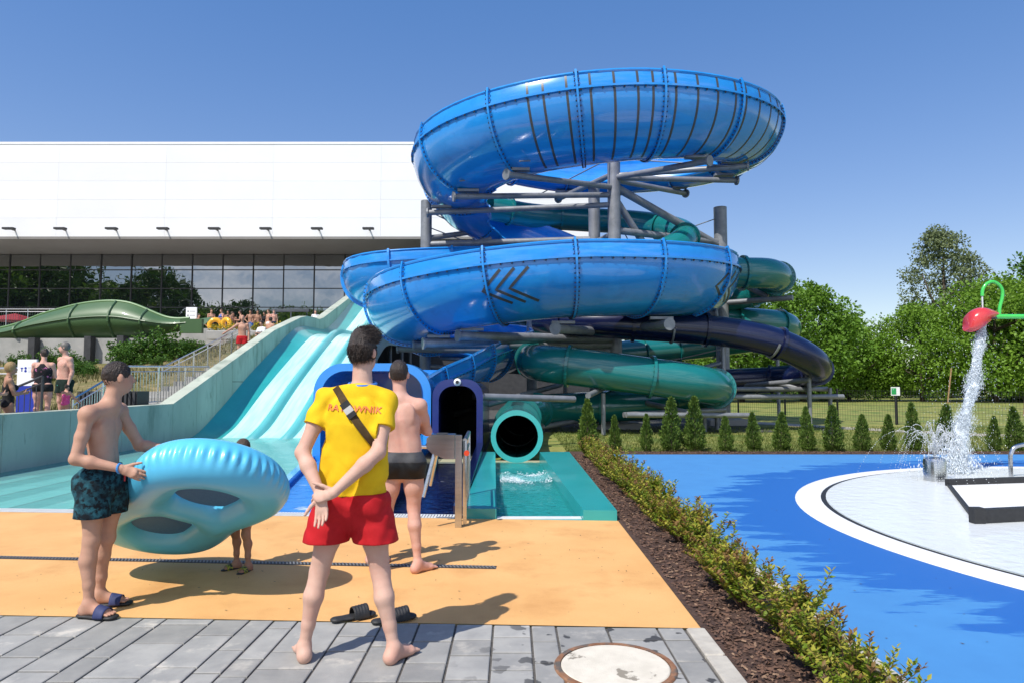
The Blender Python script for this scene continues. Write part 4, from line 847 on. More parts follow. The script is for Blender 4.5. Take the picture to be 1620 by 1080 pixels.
for key, x, y, s in (('round',19.5,58,.88),('dark',14,66,.9),('round',25.5,60,.98),('broad',30.5,62,.80)):
    tree(key, x, y, s, KD[key]+' tree at the back of the lawn behind the slide tubes', G1)
for key, x, y, s in (('locust',36,60,.84),('locust',41,58,1.05),('broad',46,60,1.08),('dark',50,62,1.3),('round',56,60,1.35),('locust',60,62,1.1),('dark',66,58,1.1),('dark',72,66,1.2)):
    tree(key, x, y, s, KD[key]+' tree at the back of the lawn behind the splash pool', 'trees behind the splash pool')
for i in range(16):
    tree('dark', 12+i*4.1+random.uniform(-1,1), 72+random.uniform(-2,6), .5, 'low dark tree in the shade behind the front row of trees', 'low trees behind the front row', sz=.8)
for i in range(12):   # woods at the photographer's back, mirrored in the glass
    big = i < 7
    tree(('dark','round','locust')[i % 3], -112+i*6.6+random.uniform(-1.5,1.5), -38+random.uniform(-5,4), (2.5 if big else 1.6)*random.uniform(.85,1.1), 'large tree standing behind the viewer and mirrored in the glass front', 'trees mirrored in the glass')
# two young staked trees' poles
for x, y in ((21.2,33.5),(24.6,33.0)):
    p_ = MB().tube([(x, y, -.1), (x+.35, y, 2.3)], .035, 8).build('tree_stake', mat('stake_wood', srgb(150,120,84), rough=.9)); tag(p_, 'slanting wooden tree stake on the lawn beyond the fence', 'stake', 'tree stakes on the lawn')

# ---- cedars
cm = leaf_mat('cedar_leaf', (.06,.115,.014), (.125,.19,.03), .15, 6)
CED = []
for q in range(4):
    k = 2600; t = rng.random(k)**1.25; a = rng.uniform(0, 6.283, k); prof = .235*np.clip(1-t, 0, 1)**.62*np.minimum(1, .55+t*3.2)*(1+.16*np.sin(a*3+q)+.14*np.sin(t*21+a*2)); rr = prof*np.sqrt(rng.uniform(.35, 1.08, k))
    P = np.stack([rr*np.cos(a), rr*np.sin(a), .03+t*1.0], 1); D = np.stack([np.cos(a)*.55, np.sin(a)*.55, np.full(k, .9)], 1)+rng.normal(0, .3, (k, 3)); s = rng.uniform(.04, .085, k)
    V, F = leaf_tris(P, D, s, s*.22, .3); o = raw('foliage', V, F, cm); CED.append(o.data); bpy.data.objects.remove(o)
ctr = MB().tube([(0,0,-.03),(0,0,.7)], [.02,.006], 6).mesh('trunk'); ctr.materials.append(bark)
for i, px in enumerate((1.80,2.42,3.05,3.66,4.24,4.92,5.54,6.18,6.83,7.43,8.05,8.70,9.32,9.95,11.12,11.68,12.3,12.95,13.6)):
    t = thing('cedar_shrub', 'small conical green cedar in the row behind the blue surface', 'cedar', (px+random.uniform(-.06,.06), 15.86+random.uniform(-.1,.1), 0), random.uniform(0, 6.28), 'row of small cedars')
    s = random.uniform(.72, 1.18); t.scale = (s*random.uniform(.8,1.15), s*random.uniform(.8,1.15), s); t.rotation_euler = (random.uniform(-.05,.05), random.uniform(-.05,.05), random.uniform(0, 6.28)); link('foliage', CED[i % 4], None, t); link('trunk', ctr, None, t)

# ---- spirea hedge
hm = [leaf_mat('spirea_green', (.13,.20,.014), (.21,.29,.026), .35, 9), leaf_mat('spirea_yellow', (.34,.34,.04), (.44,.40,.06), .35, 9), leaf_mat('spirea_red', (.24,.11,.05), (.20,.15,.03), .35, 9)]
twig = mat('twig', (.14,.07,.04), (.09,.05,.03), scale=20, rough=.9)
HED = []
for q in range(5):
    tw_ = MB(); Ps = []; Ds = []; Mi = []; Ls = []
    for i in range(46):
        a = rng.uniform(0, 6.283); sp_r = rng.uniform(.02, .34)*(1.15 if i % 9 == 0 else 1); h = rng.uniform(.24, .44)*(1-.35*(sp_r/.36)**2)*(1.35 if i % 15 == 0 else 1)
        p0 = np.array([.04*math.cos(a), .04*math.sin(a), 0]); p1 = np.array([sp_r*.6*math.cos(a), sp_r*.6*math.sin(a), h*.6]); p2 = np.array([sp_r*math.cos(a), sp_r*math.sin(a), h])
        tw_.tube([p0, p1, p2], [.004,.003,.0015], 4, cap=False); tip = rng.random()
        for j in range(30):
            t = .22+.78*j/29; c_ = p0*(1-t)**2+2*p1*t*(1-t)+p2*t*t; b_ = j*2.4+rng.uniform(0, .6)
            Ps.append(c_); Ds.append([math.cos(b_), math.sin(b_), .25+.45*t+rng.normal(0, .28)]); Ls.append(rng.uniform(.034, .06)*(1.1-.45*max(0, t-.8)*3))
            Mi.append(2 if (t > .86 and tip < .45) else (1 if rng.random() < (.24+.40*(t > .7)) else 0))
    Ls = np.array(Ls); V, F = leaf_tris(np.array(Ps), np.array(Ds), Ls, Ls*.24, .35, np.tile([[0, 0, 1.]], (len(Ps), 1))+rng.normal(0, .25, (len(Ps), 3)))
    o = raw('leaves', V, F, hm, mi=np.tile(np.array(Mi), 2)); o.data.materials[0]; me = o.data; bpy.data.objects.remove(o); t_ = tw_.mesh('twigs'); t_.materials.append(twig); HED.append((t_, me))
y = 3.28; i = 0
while y < 14.6:
    s = random.uniform(.85, 1.12)
    t = thing('spirea_shrub', 'low yellow green spirea shrub in the mulch bed hedge', 'shrub', (1.67+random.uniform(-.06,.06), y, 0), random.uniform(0, 6.28), 'spirea hedge beside the orange surface'); t.scale = (s*.90, s*1.0, s*random.uniform(.88,1.15))
    link('twigs', HED[i % 5][0], None, t); o = link('leaves', HED[i % 5][1], None, t); o['kind'] = 'stuff'
    i += 1; y += random.uniform(.40, .55)

# ---- laurels and weeds on the bank
lm = [leaf_mat('laurel', (.035,.10,.012), (.075,.17,.022), .2, 2), leaf_mat('laurel_young', (.11,.22,.025), (.15,.26,.04), .35, 2)]
LAU = []
for q in range(3):
    cl = [(rng.normal(0, .5), rng.normal(0, .45), abs(rng.normal(.65, .4)), rng.uniform(.16,.3)) for _ in range(42)]; V, F = crown(cl, 60, .13, 1); k = len(F)//2; mi_ = np.tile((rng.random(k) < .25).astype(int), 2)
    o = raw('leaves', V, F, lm, mi=mi_); LAU.append(o.data); bpy.data.objects.remove(o)
lst = MB()
for i in range(7): a = i*.9; lst.tube([(0,0,-.1),(math.cos(a)*.2,math.sin(a)*.2,.5),(math.cos(a)*.5,math.sin(a)*.5,1.0)], [.03,.02,.008], 5)
lst = lst.mesh('stems'); lst.materials.append(bark)
def laurel(px, py, s, q, label, group):
    t = thing('laurel_shrub', label, 'shrub', (px, py, bank_z(px, py)-.02), q*1.3, group); t.scale = (s, s, s*.95); link('stems', lst, None, t); link('leaves', LAU[q % 3], None, t)['kind'] = 'stuff'
for i, (x, y, s) in enumerate(((-15.0,28.0,.85),(-15.8,28.2,.75),(-14.3,28.4,.72),(-15.3,27.2,.5),(-13.8,28.9,.55))): laurel(x, y, s, i, 'large dark glossy laurel in the clump beside the green slide', 'laurel clump by the green slide')
for i, (x, y, s) in enumerate(((-19.9,27.4,.46),(-21.2,27.2,.5),(-18.5,27.6,.55),(-17.5,27.4,.5),(-16.9,26.6,.4),(-22.4,27,.45),(-16.0,25.9,.33),(-13.6,26.2,.28),(-16.8,25.0,.24))): laurel(x, y, s, i, 'small bright green laurel below the green slide', 'small laurels below the green slide')
pl = thing('flower_planter', 'grey stone planter with yellow flowering plants at terrace edge', 'planter', (-13.4, 34.4, 3.75))
MB().cbox((-1.9,-.35,0),(1.9,.35,.42), .03).build('box', M['grey_concrete'], pl)
ym = [leaf_mat('yellow_bloom', (.55,.36,.02), (.62,.45,.04), .3, 5), leaf_mat('planter_leaf', (.12,.2,.03), (.2,.26,.05), .3, 5)]
for i in range(9):
    cl = [(rng.normal(0, .13), rng.normal(0, .1), .5+abs(rng.normal(0, .13)), .09) for _ in range(10)]; V, F = crown(cl, 24, .07, 1); o = raw('yellow_plant', V, F, ym, pl, mi=np.tile((rng.random(len(F)//2) < .5).astype(int), 2)); o['kind'] = 'stuff'; o.location = (-1.7+i*.42, 0, 0)
# ---- grass blades
def blades(name, label, X, Y, Z, h, m):
    k = len(X); P = np.stack([X, Y, Z], 1); a = rng.uniform(0, 6.283, k); D = np.stack([np.cos(a)*.4, np.sin(a)*.4, np.ones(k)], 1); hh = h*rng.uniform(.5, 1.3, k); w = hh*.11+.002
    S = np.stack([-np.sin(a), np.cos(a), 0*a], 1)*w[:, None]; V = np.stack([P-S, P+S, P+D*hh[:, None]], 1).reshape(-1, 3)
    return tag(raw(name, V, np.arange(3*k).reshape(-1, 3), m, kind='stuff'), label, 'grass')
k = 46000; X = rng.uniform(1.25, 17, k); Y = 15.75+9*rng.random(k)**1.8
blades('lawn_grass', 'short mown grass behind the cedar row', X, Y, np.full(k, -.012), .06, [leaf_mat('grass_blade', (.10,.15,.025), (.17,.19,.05), .3, .8)])
k = 22000; X = rng.uniform(-26, -11.9, k); Y = rng.uniform(18.5, 35.5, k); zz = np.array([bank_z(a, b) for a, b in zip(X, Y)]); keep = (np.sin(X*1.9)+np.sin(Y*1.4+X)+rng.normal(0, .9, k)) > -.3
blades('bank_grass', 'dry patchy grass and weeds growing on the bank', X[keep], Y[keep], zz[keep], .17, [leaf_mat('dry_blade', (.22,.185,.085), (.14,.155,.045), .3, .6)])
# ------------------------------------------------------------------ people: smooth distance-field bodies
V3 = lambda *a: np.array(a, float)
def nrm(a): a = np.asarray(a, float); return a/np.linalg.norm(a)
UP = V3(0, 0, 1)
def cone(a, b, r1, r2, k=.02, fd=None, fs=1): return ('c', np.asarray(a, float), np.asarray(b, float), r1, r2, k, None if fd is None else nrm(fd), fs)
def ell(c, r, ax=None, k=.02): return ('e', np.asarray(c, float), np.asarray(r, float), np.eye(3) if ax is None else np.array(ax), k)
def field(prims, res, pad=.03, cuts=(), wrinkle=None):
    lo = np.full(3, 1e9); hi = -lo
    for p in prims:
        if p[0] == 'c': m = max(p[3], p[4]); lo = np.minimum(lo, np.minimum(p[1], p[2])-m); hi = np.maximum(hi, np.maximum(p[1], p[2])+m)
        else: m = p[2].max(); lo = np.minimum(lo, p[1]-m); hi = np.maximum(hi, p[1]+m)
    lo -= pad; hi += pad; n = np.ceil((hi-lo)/res).astype(int)+1
    D = np.full(n, .15, np.float32); ax = [lo[i]+res*np.arange(n[i]) for i in range(3)]
    for p in prims:
        if p[0] == 'c': m = max(p[3], p[4])+p[5]+.03; a = np.minimum(p[1], p[2])-m; b = np.maximum(p[1], p[2])+m
        else: m = p[2].max()+p[4]+.03; a = p[1]-m; b = p[1]+m
        i0 = np.clip(np.floor((a-lo)/res).astype(int), 0, n); i1 = np.clip(np.ceil((b-lo)/res).astype(int)+1, 0, n)
        if (i1 <= i0).any(): continue
        sl = tuple(slice(i0[i], i1[i]) for i in range(3))
        X, Y, Z = np.meshgrid(*[ax[i][sl[i]].astype(np.float32) for i in range(3)], indexing='ij', sparse=True)
        if p[0] == 'c':
            _, A, B, r1, r2, k, fd, fs = p; d = B-A; L2 = float(d@d)+1e-12
            t = np.clip(((X-A[0])*d[0]+(Y-A[1])*d[1]+(Z-A[2])*d[2])/L2, 0, 1)
            qx, qy, qz = X-A[0]-t*d[0], Y-A[1]-t*d[1], Z-A[2]-t*d[2]
            if fd is not None:
                s = (qx*fd[0]+qy*fd[1]+qz*fd[2])*(1/fs-1); qx, qy, qz = qx+s*fd[0], qy+s*fd[1], qz+s*fd[2]
            dd = np.sqrt(qx*qx+qy*qy+qz*qz)-(r1+(r2-r1)*t)
            if fd is not None: dd = dd*(fs*.5+.5)
        else:
            _, c, r, axm, k = p; q = [X-c[0], Y-c[1], Z-c[2]]; e = [(q[0]*axm[i][0]+q[1]*axm[i][1]+q[2]*axm[i][2]) for i in range(3)]
            k0 = np.sqrt(sum((e[i]/r[i])**2 for i in range(3))); k1 = np.sqrt(sum((e[i]/r[i]**2)**2 for i in range(3)))+1e-6; dd = k0*(k0-1)/k1
        o = D[sl]; h = np.clip(.5+.5*(o-dd)/k, 0, 1); D[sl] = o*(1-h)+dd*h-k*h*(1-h)
    X, Y, Z = np.meshgrid(*[a.astype(np.float32) for a in ax], indexing='ij', sparse=True)
    if wrinkle is not None: D = D+wrinkle(X, Y, Z).astype(np.float32)
    for pt, nv_ in cuts: D = np.maximum(D, ((X-pt[0])*nv_[0]+(Y-pt[1])*nv_[1]+(Z-pt[2])*nv_[2]).astype(np.float32))
    return D, lo
def nets(D, lo, res):
    s = D < 0; n = np.array(D.shape)
    c = np.zeros(n-1, np.uint8)
    for i in (0, 1):
        for j in (0, 1):
            for k in (0, 1): c += s[i:n[0]-1+i, j:n[1]-1+j, k:n[2]-1+k]
    I = np.argwhere((c > 0) & (c < 8)); idx = np.full(n-1, -1, np.int64); idx[tuple(I.T)] = np.arange(len(I))
    acc = np.zeros((len(I), 3)); cnt = np.zeros(len(I)); C8 = [np.array(q) for q in np.ndindex(2, 2, 2)]
    val = [D[tuple((I+q).T)] for q in C8]
    for a in range(8):
        for b in range(a+1, 8):
            if np.abs(C8[a]-C8[b]).sum() != 1: continue
            m = (val[a] < 0) != (val[b] < 0); t = val[a]/(val[a]-val[b]+1e-12)
            pos = C8[a]+(C8[b]-C8[a])*t[:, None]; acc[m] += pos[m]; cnt[m] += 1
    P = lo+res*(I+acc/cnt[:, None]); F = []
    for ax in range(3):
        u, v = (ax+1) % 3, (ax+2) % 3; sl0 = [slice(None)]*3; sl1 = [slice(None)]*3; sl0[ax] = slice(0, -1); sl1[ax] = slice(1, None)
        E = np.argwhere(s[tuple(sl0)] != s[tuple(sl1)]); E = E[(E[:, u] > 0) & (E[:, v] > 0) & (E[:, u] < n[u]-1) & (E[:, v] < n[v]-1)]
        inside = s[tuple(E.T)]; du = np.zeros(3, int); du[u] = 1; dv = np.zeros(3, int); dv[v] = 1
        q = np.stack([idx[tuple((E-du-dv).T)], idx[tuple((E-dv).T)], idx[tuple(E.T)], idx[tuple((E-du).T)]], 1); q[~inside] = q[~inside][:, ::-1]; F.append(q)
    return P, np.concatenate(F)
def muscle(J, f, s=1.0):
    """spine furrow, loin hollows and a little unevenness on a bare torso"""
    f = nrm((*f, 0)); r = V3(f[1], -f[0], 0); W = np.array(J['W']); C = np.array(J['C']); d = (C-W)/(C[2]-W[2])
    def fn(X, Y, Z):
        t = Z-W[2]; ax_, ay_ = W[0]+d[0]*t, W[1]+d[1]*t; u = (X-ax_)*r[0]+(Y-ay_)*r[1]; v = (X-ax_)*f[0]+(Y-ay_)*f[1]
        zone = np.clip((Z-W[2]+.12*s)/.08, 0, 1)*np.clip((C[2]+.16*s-Z)/.1, 0, 1); back = np.clip(-v/(.04*s), 0, 1); front = np.clip(v/(.04*s), 0, 1)
        return zone*(back*(.0085*np.exp(-(u/(.017*s))**2)-.004*np.exp(-((np.abs(u)-.048*s)/(.022*s))**2)+.004*np.exp(-((np.abs(u)-.085*s)/.03)**2)*np.exp(-((Z-C[2]+.04)/.05)**2))+front*.005*np.exp(-(u/.016)**2))*s+.0012*(np.sin(X*31+Z*17)*np.sin(Y*37-Z*23))
    return fn
def solid(name, prims, res, m, parent, cuts=(), wrinkle=None):
    D, lo = field(prims, res, cuts=cuts, wrinkle=wrinkle); P, F = nets(D, lo, res)
    return raw(name, P, F, m, parent, smooth=True)
def hand(W, hd, pn, side, curl=.5, s=1.0, thumb=None, spread=.022):
    """palm, four unequal bent fingers and a thumb leaving the side of the palm; side points to the thumb"""
    hd, pn, side = nrm(hd), nrm(pn), nrm(side); pr = [cone(W, W+hd*.03*s, .026*s, .029*s, .012, pn, .7), cone(W+hd*.03*s, W+hd*.078*s, .033*s, .037*s, .012, pn, .42)]
    for i, (off, ln) in enumerate(((1.45, .92), (.5, 1.0), (-.5, .95), (-1.4, .76))):
        b = W+hd*(.088-.006*abs(i-1))*s+side*off*spread*s*.88; d = nrm(hd+side*off*.06); a = curl*(.5+.12*i)
        for L, r0, r1 in ((.042, .0092, .0085), (.026, .0085, .0078), (.021, .0078, .0066)):
            d = nrm(d*math.cos(a)+pn*math.sin(a)); e = b+d*L*ln*s; pr.append(cone(b, e, r0*s, r1*s, .004)); b = e
    td = nrm(hd*.75+side*.75+pn*.25) if thumb is None else nrm(thumb); b = W+hd*.028*s+side*.026*s
    for L, r0, r1 in ((.042, .0125, .0105), (.03, .0105, .009), (.022, .009, .0075)):
        e = b+td*L*s; pr.append(cone(b, e, r0*s, r1*s, .006)); b = e; td = nrm(td+hd*.15)
    return pr
def body_prims(J, f, hf=None, s=1.0, fat=1.0, hands=True, woman=False, hs=1.0):
    f = nrm((*f, 0)); r = V3(f[1], -f[0], 0); hf = f if hf is None else nrm((*hf, 0)); hr = V3(hf[1], -hf[0], 0); g = {k: np.asarray(v, float) for k, v in J.items()}; q = s*fat
    P = [cone(g['P']-UP*.01*s, g['W'], .150*q, .126*q, .03, f, .70), cone(g['W'], g['C'], .126*q, .150*q, .03, f, .70), cone(g['C'], g['C']*.45+g['N']*.55-UP*.03*s, .150*q, .088*q, .03, f, .66)]
    for S in (g['SL'], g['SR']):
        P += [cone(g['N']-UP*.055*s, S, .060*s, .052*s, .04), ell(S, V3(.056, .056, .060)*s, k=.03)]
        sd = nrm((S-g['N'])*V3(1, 1, 0)); P.append(ell(g['C']+sd*.075*s-f*.072*s+UP*.06*s, V3(.052, .022, .085)*q, (sd, f, UP), .03))     # shoulder blades
        P.append(ell(g['C']+sd*.07*s+f*.075*s+UP*.03*s, V3(.062, .024, .055)*q, (sd, f, UP), .04))                                       # chest
    for h in (g['HL'], g['HR']): P.append(ell(h-f*.045*s+UP*.035*s, V3(.078, .075, .085)*q, (r, f, UP), .03))                             # seat
    for h, k, a, td in ((g['HL'], g['KL'], g['AL'], J['fl']), (g['HR'], g['KR'], g['AR'], J['fr'])):
        td = nrm((*td, 0)) if len(td) == 2 else nrm(td); ts_ = V3(td[1], -td[0], 0) if abs(td[2]) < .5 else r; m1 = k*.68+a*.32-f*.018*s; m2 = k*.3+a*.7-f*.004*s
        P += [cone(h+UP*.03*s, h*.5+k*.5, .090*q, .074*q, .03), cone(h*.5+k*.5, k, .074*q, .053*s, .03), cone(k, m1, .052*s, .054*s, .02), cone(m1, m2, .054*s, .036*s, .02), cone(m2, a, .036*s, .031*s, .02), ell(k+f*.014*s, V3(.038, .036, .05)*s, k=.03)]
        fl = a*V3(1, 1, 0)+UP*(a[2]-.075*s); hl = fl-td*.03*s+UP*.036*s; bl = fl+td*.125*s+UP*.027*s
        P += [ell(hl, V3(.033, .033, .036)*s, k=.02), cone(a, hl+td*.01*s, .034*s, .032*s, .025), cone(a, fl+td*.09*s+UP*.036*s, .033*s, .027*s, .03), cone(hl, bl, .031*s, .030*s, .03), cone(bl-ts_*.018*s, bl+ts_*.018*s, .027*s, .027*s, .02, UP, .75)]
        for i in range(5): o = (i-2)*.0165*s; P.append(cone(bl+ts_*o, bl+ts_*o*1.15+td*(.062-.006*abs(i-2))*s-UP*.008*s, .0105*s, .0085*s, .004))
    for S, e, w in ((g['SL'], g['EL'], g['WL']), (g['SR'], g['ER'], g['WR'])):
        P += [cone(S, S*.5+e*.5, .050*q, .046*q, .02), cone(S*.5+e*.5, e, .046*q, .038*s, .02), cone(e, e*.68+w*.32, .040*s, .041*s, .02), cone(e*.68+w*.32, w, .041*s, .026*s, .02)]
    H = g['H']; P += [cone(g['N']-UP*.04*s, H-UP*.05*s-hf*.012*s, .060*s, .052*s, .03)]; s = s*hs; P += [ell(H, V3(.03,.03,.03), k=.02), ell(H+UP*.018*s-hf*.012*s, V3(.074, .094, .096)*s, (hr, hf, UP), .02), ell(H-UP*.045*s+hf*.028*s, V3(.056, .068, .074)*s, (hr, hf, UP), .025),
        cone(H+hf*.088*s+UP*.012*s, H+hf*.106*s-UP*.022*s, .009*s, .013*s, .012), ell(H+hf*.082*s-UP*.062*s, V3(.024, .012, .010)*s, (hr, hf, UP), .008)]
    for sg_ in (-1, 1): P += [ell(H+hr*sg_*.077*s-hf*.008*s-UP*.004*s, V3(.009, .019, .031)*s, (nrm(hr*sg_+hf*-.35), nrm(hf+hr*sg_*.35), UP), .008)]
    if woman:
        for sg_ in (-1, 1): P.append(ell(g['C']+r*sg_*.075*s+f*.1*s-UP*.02*s, V3(.062, .06, .06)*q, k=.03))
    return P, f, r, hf, hr
def skin(name, a, b): return mat(name, a, b, scale=9, rough=.6, spec=.3, sss=.05, detail=4, third=((a[0]*.97, a[1]*.80, a[2]*.78), 5, .5, .75), fourth=(tuple(x*.80 for x in a), 120, .62, .78), bump=.12, bscale=150)
SK = {'pale': skin('skin_pale', (.60,.385,.30), (.55,.335,.255)), 'warm': skin('skin_warm', (.50,.285,.20), (.45,.25,.17)), 'tan': skin('skin_tan', (.40,.22,.145), (.35,.19,.12)), 'pink': skin('skin_pink', (.60,.35,.275), (.54,.295,.225))}
HAIR = {'dark': mat('hair_dark', (.018,.011,.008), (.04,.024,.016), scale=60, rough=.45, bump=.6, bscale=160, stretch=(1,1,.2)), 'brown': mat('hair_brown', (.05,.03,.018), (.085,.052,.03), scale=60, rough=.5, bump=.6, bscale=160, stretch=(1,1,.2)), 'grey': mat('hair_grey', (.10,.09,.08), (.16,.145,.13), scale=60, rough=.55), 'blond': mat('hair_blond', (.36,.24,.10), (.26,.165,.065), scale=50, rough=.5, bump=.6, bscale=120, stretch=(1,1,.2))}
def hair_cap(H, hf, hr, s, hm, parent, vol=.012, nape=-.075, res=.006, strands=0, front=.055, tuft=0, length=.018, hw=.0007):
    pr = [ell(H+UP*(.022+vol*.4)*s-hf*.014*s, V3(.074+vol*.7, .094+vol*.7, .096+vol)*s, (hr, hf, UP), .02)]
    if tuft: pr += [cone(H+UP*.10*s-hf*.03*s, H+UP*(.108+tuft)*s+hf*.055*s, .052*s, .045*s, .03), cone(H+UP*.09*s+hr*.02*s, H+UP*(.09+tuft)*s+hr*.05*s+hf*.03*s, .04*s, .036*s, .03)]
    wr = lambda X, Y, Z: hw*(np.sin(X*310+Z*120)+np.sin(Y*270-Z*160+X*90)+np.sin(Z*210+Y*130))*s
    cuts = [(H+hf*front*s+UP*.02*s, nrm(hf*1.0-UP*.75)), (H+UP*nape*s-hf*.05*s, nrm(-UP*1.0+hf*.45))]
    o = solid('hair', pr, res, hm, parent, cuts, wr)
    if strands:
        me = o.data; k = len(me.vertices); co = np.empty(k*3, np.float32); me.vertices.foreach_get('co', co); co = co.reshape(-1, 3); nn = np.empty(k*3, np.float32); me.vertices.foreach_get('normal', nn); nn = nn.reshape(-1, 3)
        pick = rng.integers(0, k, strands); P = co[pick].astype(float); N_ = nn[pick].astype(float); up_ = (P[:, 2]-H[2]) > .05*s
        flow = np.where(up_[:, None], hf*.8+UP*.25+hr*.2, -UP*.9-hf*.1); D_ = unit(N_*.18+flow+rng.normal(0, .22, P.shape)); ll = length*s*rng.uniform(.6, 1.4, strands)*np.where(up_, 1.25, .8)
        Vv, Ff = leaf_tris(P-N_*.002, D_, ll, np.full(strands, .0011*s), .0); so = raw('hair_strands', Vv, Ff, hm, o, kind='stuff')
    return o
def cloth_mat(name, a, b, scale=30, rough=.85, bump=.25, bs=300, **k): return mat(name, a, b, scale=scale, rough=rough, bump=bump, bscale=bs, spec=.25, **k)
def shorts(parent, J, f, top, bottoms, m, res, s=1.0, flare=.02, puff=.016, name='shorts', fat=1.0, wr=.003):
    g = {k: np.asarray(v, float) for k, v in J.items() if k in ('P','W','HL','HR','KL','KR')}; f = nrm((*f, 0)); q = s*fat
    pr = [cone(g['P']-UP*.02*s, g['W'], .150*q+puff, .128*q+puff, .03, f, .72)]
    for a, h, k in ((0, 'HL', 'KL'), (1, 'HR', 'KR')):
        d = nrm(g[k]-g[h]); pr += [cone(g[h]+UP*.03*s, g[h]+d*.33*s, .094*q+puff, .082*q+puff+flare, .025), ell(g[h]-f*.05*s+UP*.03*s, V3(.084, .085, .1)*q+puff*.6, k=.03)]
    W_ = lambda X, Y, Z: wr*(np.sin(X*46+Z*30+2*np.sin(Z*21))*.7+np.sin(Y*50-Z*38+np.sin(X*33)*1.5)*.6+np.sin(Z*70+X*25)*.35)
    hl = (g['HL']+g['HR'])/2; cuts = [(V3(0, 0, top), UP)]
    lo_cut = [(V3(0, 0, min(bottoms)), -UP)]
    return solid(name, pr, res, m, parent, cuts+lo_cut, W_)

# ---------------- lifeguard
lg = thing('person', 'lifeguard seen from behind in yellow shirt and red shorts, hands clasped behind', 'person', (-.9, 3.95, 0))
J = dict(P=(-.012,0,.90), W=(-.006,0,1.07), C=(-.002,0,1.31), N=(.033,.015,1.545), H=(.033,.03,1.728), SL=(-.170,0,1.462), SR=(.178,0,1.45), EL=(-.272,-.10,1.165), ER=(.158,-.13,1.172), WL=(-.135,-.215,.95), WR=(-.058,-.235,.965), HL=(-.105,0,.86), HR=(.088,0,.85), KL=(-.20,.02,.48), KR=(.150,.02,.475), AL=(-.268,-.02,.075), AR=(.240,-.04,.075), fl=(-.45,1), fr=(.62,1))
f0 = (0, 1); pr, f, r, hf, hr = body_prims(J, f0, hf=(.35, 1), fat=.95, hs=.95)
pr += hand(V3(*J['WL']), (.12,-.10,-1), (-.15,-1,.1), (-.9,.1,-.1), .35)                 # hanging hand, palm to the back
pr += hand(V3(*J['WR']), (-1,.05,-.28), (-.2,.75,-.5), (.1,.2,1), 1.25, thumb=(-.75,-.1,.35))     # grips the other wrist
solid('body', pr, .0052, SK['pale'], lg)
hair_cap(V3(*J['H']), hf, hr, .95, HAIR['dark'], lg, .009, -.088, .0055, 9000, .07, .012, .026)
yel = cloth_mat('yellow_shirt', (.78,.50,.012), (.72,.45,.01), 12)
rj = {k: np.asarray(v, float) for k, v in J.items() if len(v) == 3}
ps = [cone((-.012,0,.90),(-.006,0,1.07),.192,.184,.03,f,.66), cone((-.006,0,1.07),(0,0,1.31),.184,.184,.03,f,.70), cone((0,0,1.31),(.02,.005,1.46),.184,.115,.03,f,.68), cone((.03,.012,1.505),(-.168,0,1.462),.066,.060,.04), cone((.03,.012,1.505),(.176,0,1.452),.066,.060,.04)]
for sg_, S, E_ in ((-1,'SL','EL'),(1,'SR','ER')):
    sd = V3(sg_,0,0); d = nrm(rj[E_]-rj[S]); ps += [cone(rj[S], rj[S]+d*.19, .060, .067, .03), ell(rj['C']+sd*.078-f*.078+UP*.06, (.056,.026,.09), None, .03)]
def shirt_wr(X, Y, Z):
    low = np.clip((1.22-Z)/.3, 0, 1); hi = 1-low
    cr_ = lambda a: 1-2*np.abs(np.sin(a))**.7
    return low*(.0065*cr_(X*17+1.6*np.sin(Z*9)+Z*5)+.004*cr_(X*9+Z*21+np.sin(X*19))+.0020*np.sin(X*38+2.2*np.sin(Z*9)+Z*6)+.0035*np.sin(X*71-Z*24+np.sin(Z*17)*1.6)+.003*np.sin(Z*55+X*30*np.sin(Z*6)))+hi*(.0035*np.sin((np.abs(X)*.8+Z)*58+np.sin(X*25))*np.clip(np.abs(X)*7-.5, 0, 1)+.0018*np.sin(X*33+Z*41))
cuts = [(V3(0,0,.922), -UP), (V3(.033,.02,1.522), nrm(V3(0,.45,1)))]
for S, E_ in (('SL','EL'),('SR','ER')): pass
sh = solid('shirt', ps, .006, yel, lg, cuts, shirt_wr)
# sleeves end square: trim by the upper-arm plane
def trim(o, planes):
    me = o.data; k = len(me.vertices); co = np.empty(k*3, np.float32); me.vertices.foreach_get('co', co); co = co.reshape(-1, 3)
    for pt, nv_, box in planes:
        d = (co-pt)@nv_; m = (d > 0)&box(co); co[m] -= (d[m, None]*nv_).astype(np.float32)
    me.vertices.foreach_set('co', co.ravel()); me.update()
trim(sh, [(rj[S]+nrm(rj[E_]-rj[S])*.165, nrm(rj[E_]-rj[S]), (lambda c, q=sg_: (c[:, 0]*q > .15)&(c[:, 2] < 1.40)&(c[:, 2] > 1.18))) for sg_, S, E_ in ((-1,'SL','EL'),(1,'SR','ER'))])
redm = cloth_mat('red_shorts', (.52,.012,.018), (.44,.008,.012), 14, rough=.7)
so = shorts(lg, J, f0, .932, (.655, .655), redm, .006, 1.0, .034, .022, wr=.0032)
from mathutils.bvhtree import BVHTree
def bvh(o): return BVHTree.FromPolygons([v.co for v in o.data.vertices], [tuple(p.vertices) for p in o.data.polygons])
def drape(tree, x, z, off, y0=-.6):
    h = tree.ray_cast(Vector((x, y0, z)), Vector((0, 1, 0))); return (h[0].y if h[0] is not None else -.12)-off
bt = bvh(sh)
def text_mesh(s, size, shear=0):
    cu = bpy.data.curves.new('lettering', 'FONT'); cu.body = s; cu.size = size; cu.align_x = 'CENTER'; cu.shear = shear; cu.offset = .0007; o = bpy.data.objects.new('lettering', cu); col.objects.link(o)
    me = bpy.data.meshes.new_from_object(o.evaluated_get(bpy.context.evaluated_depsgraph_get())); bpy.data.objects.remove(o); return me
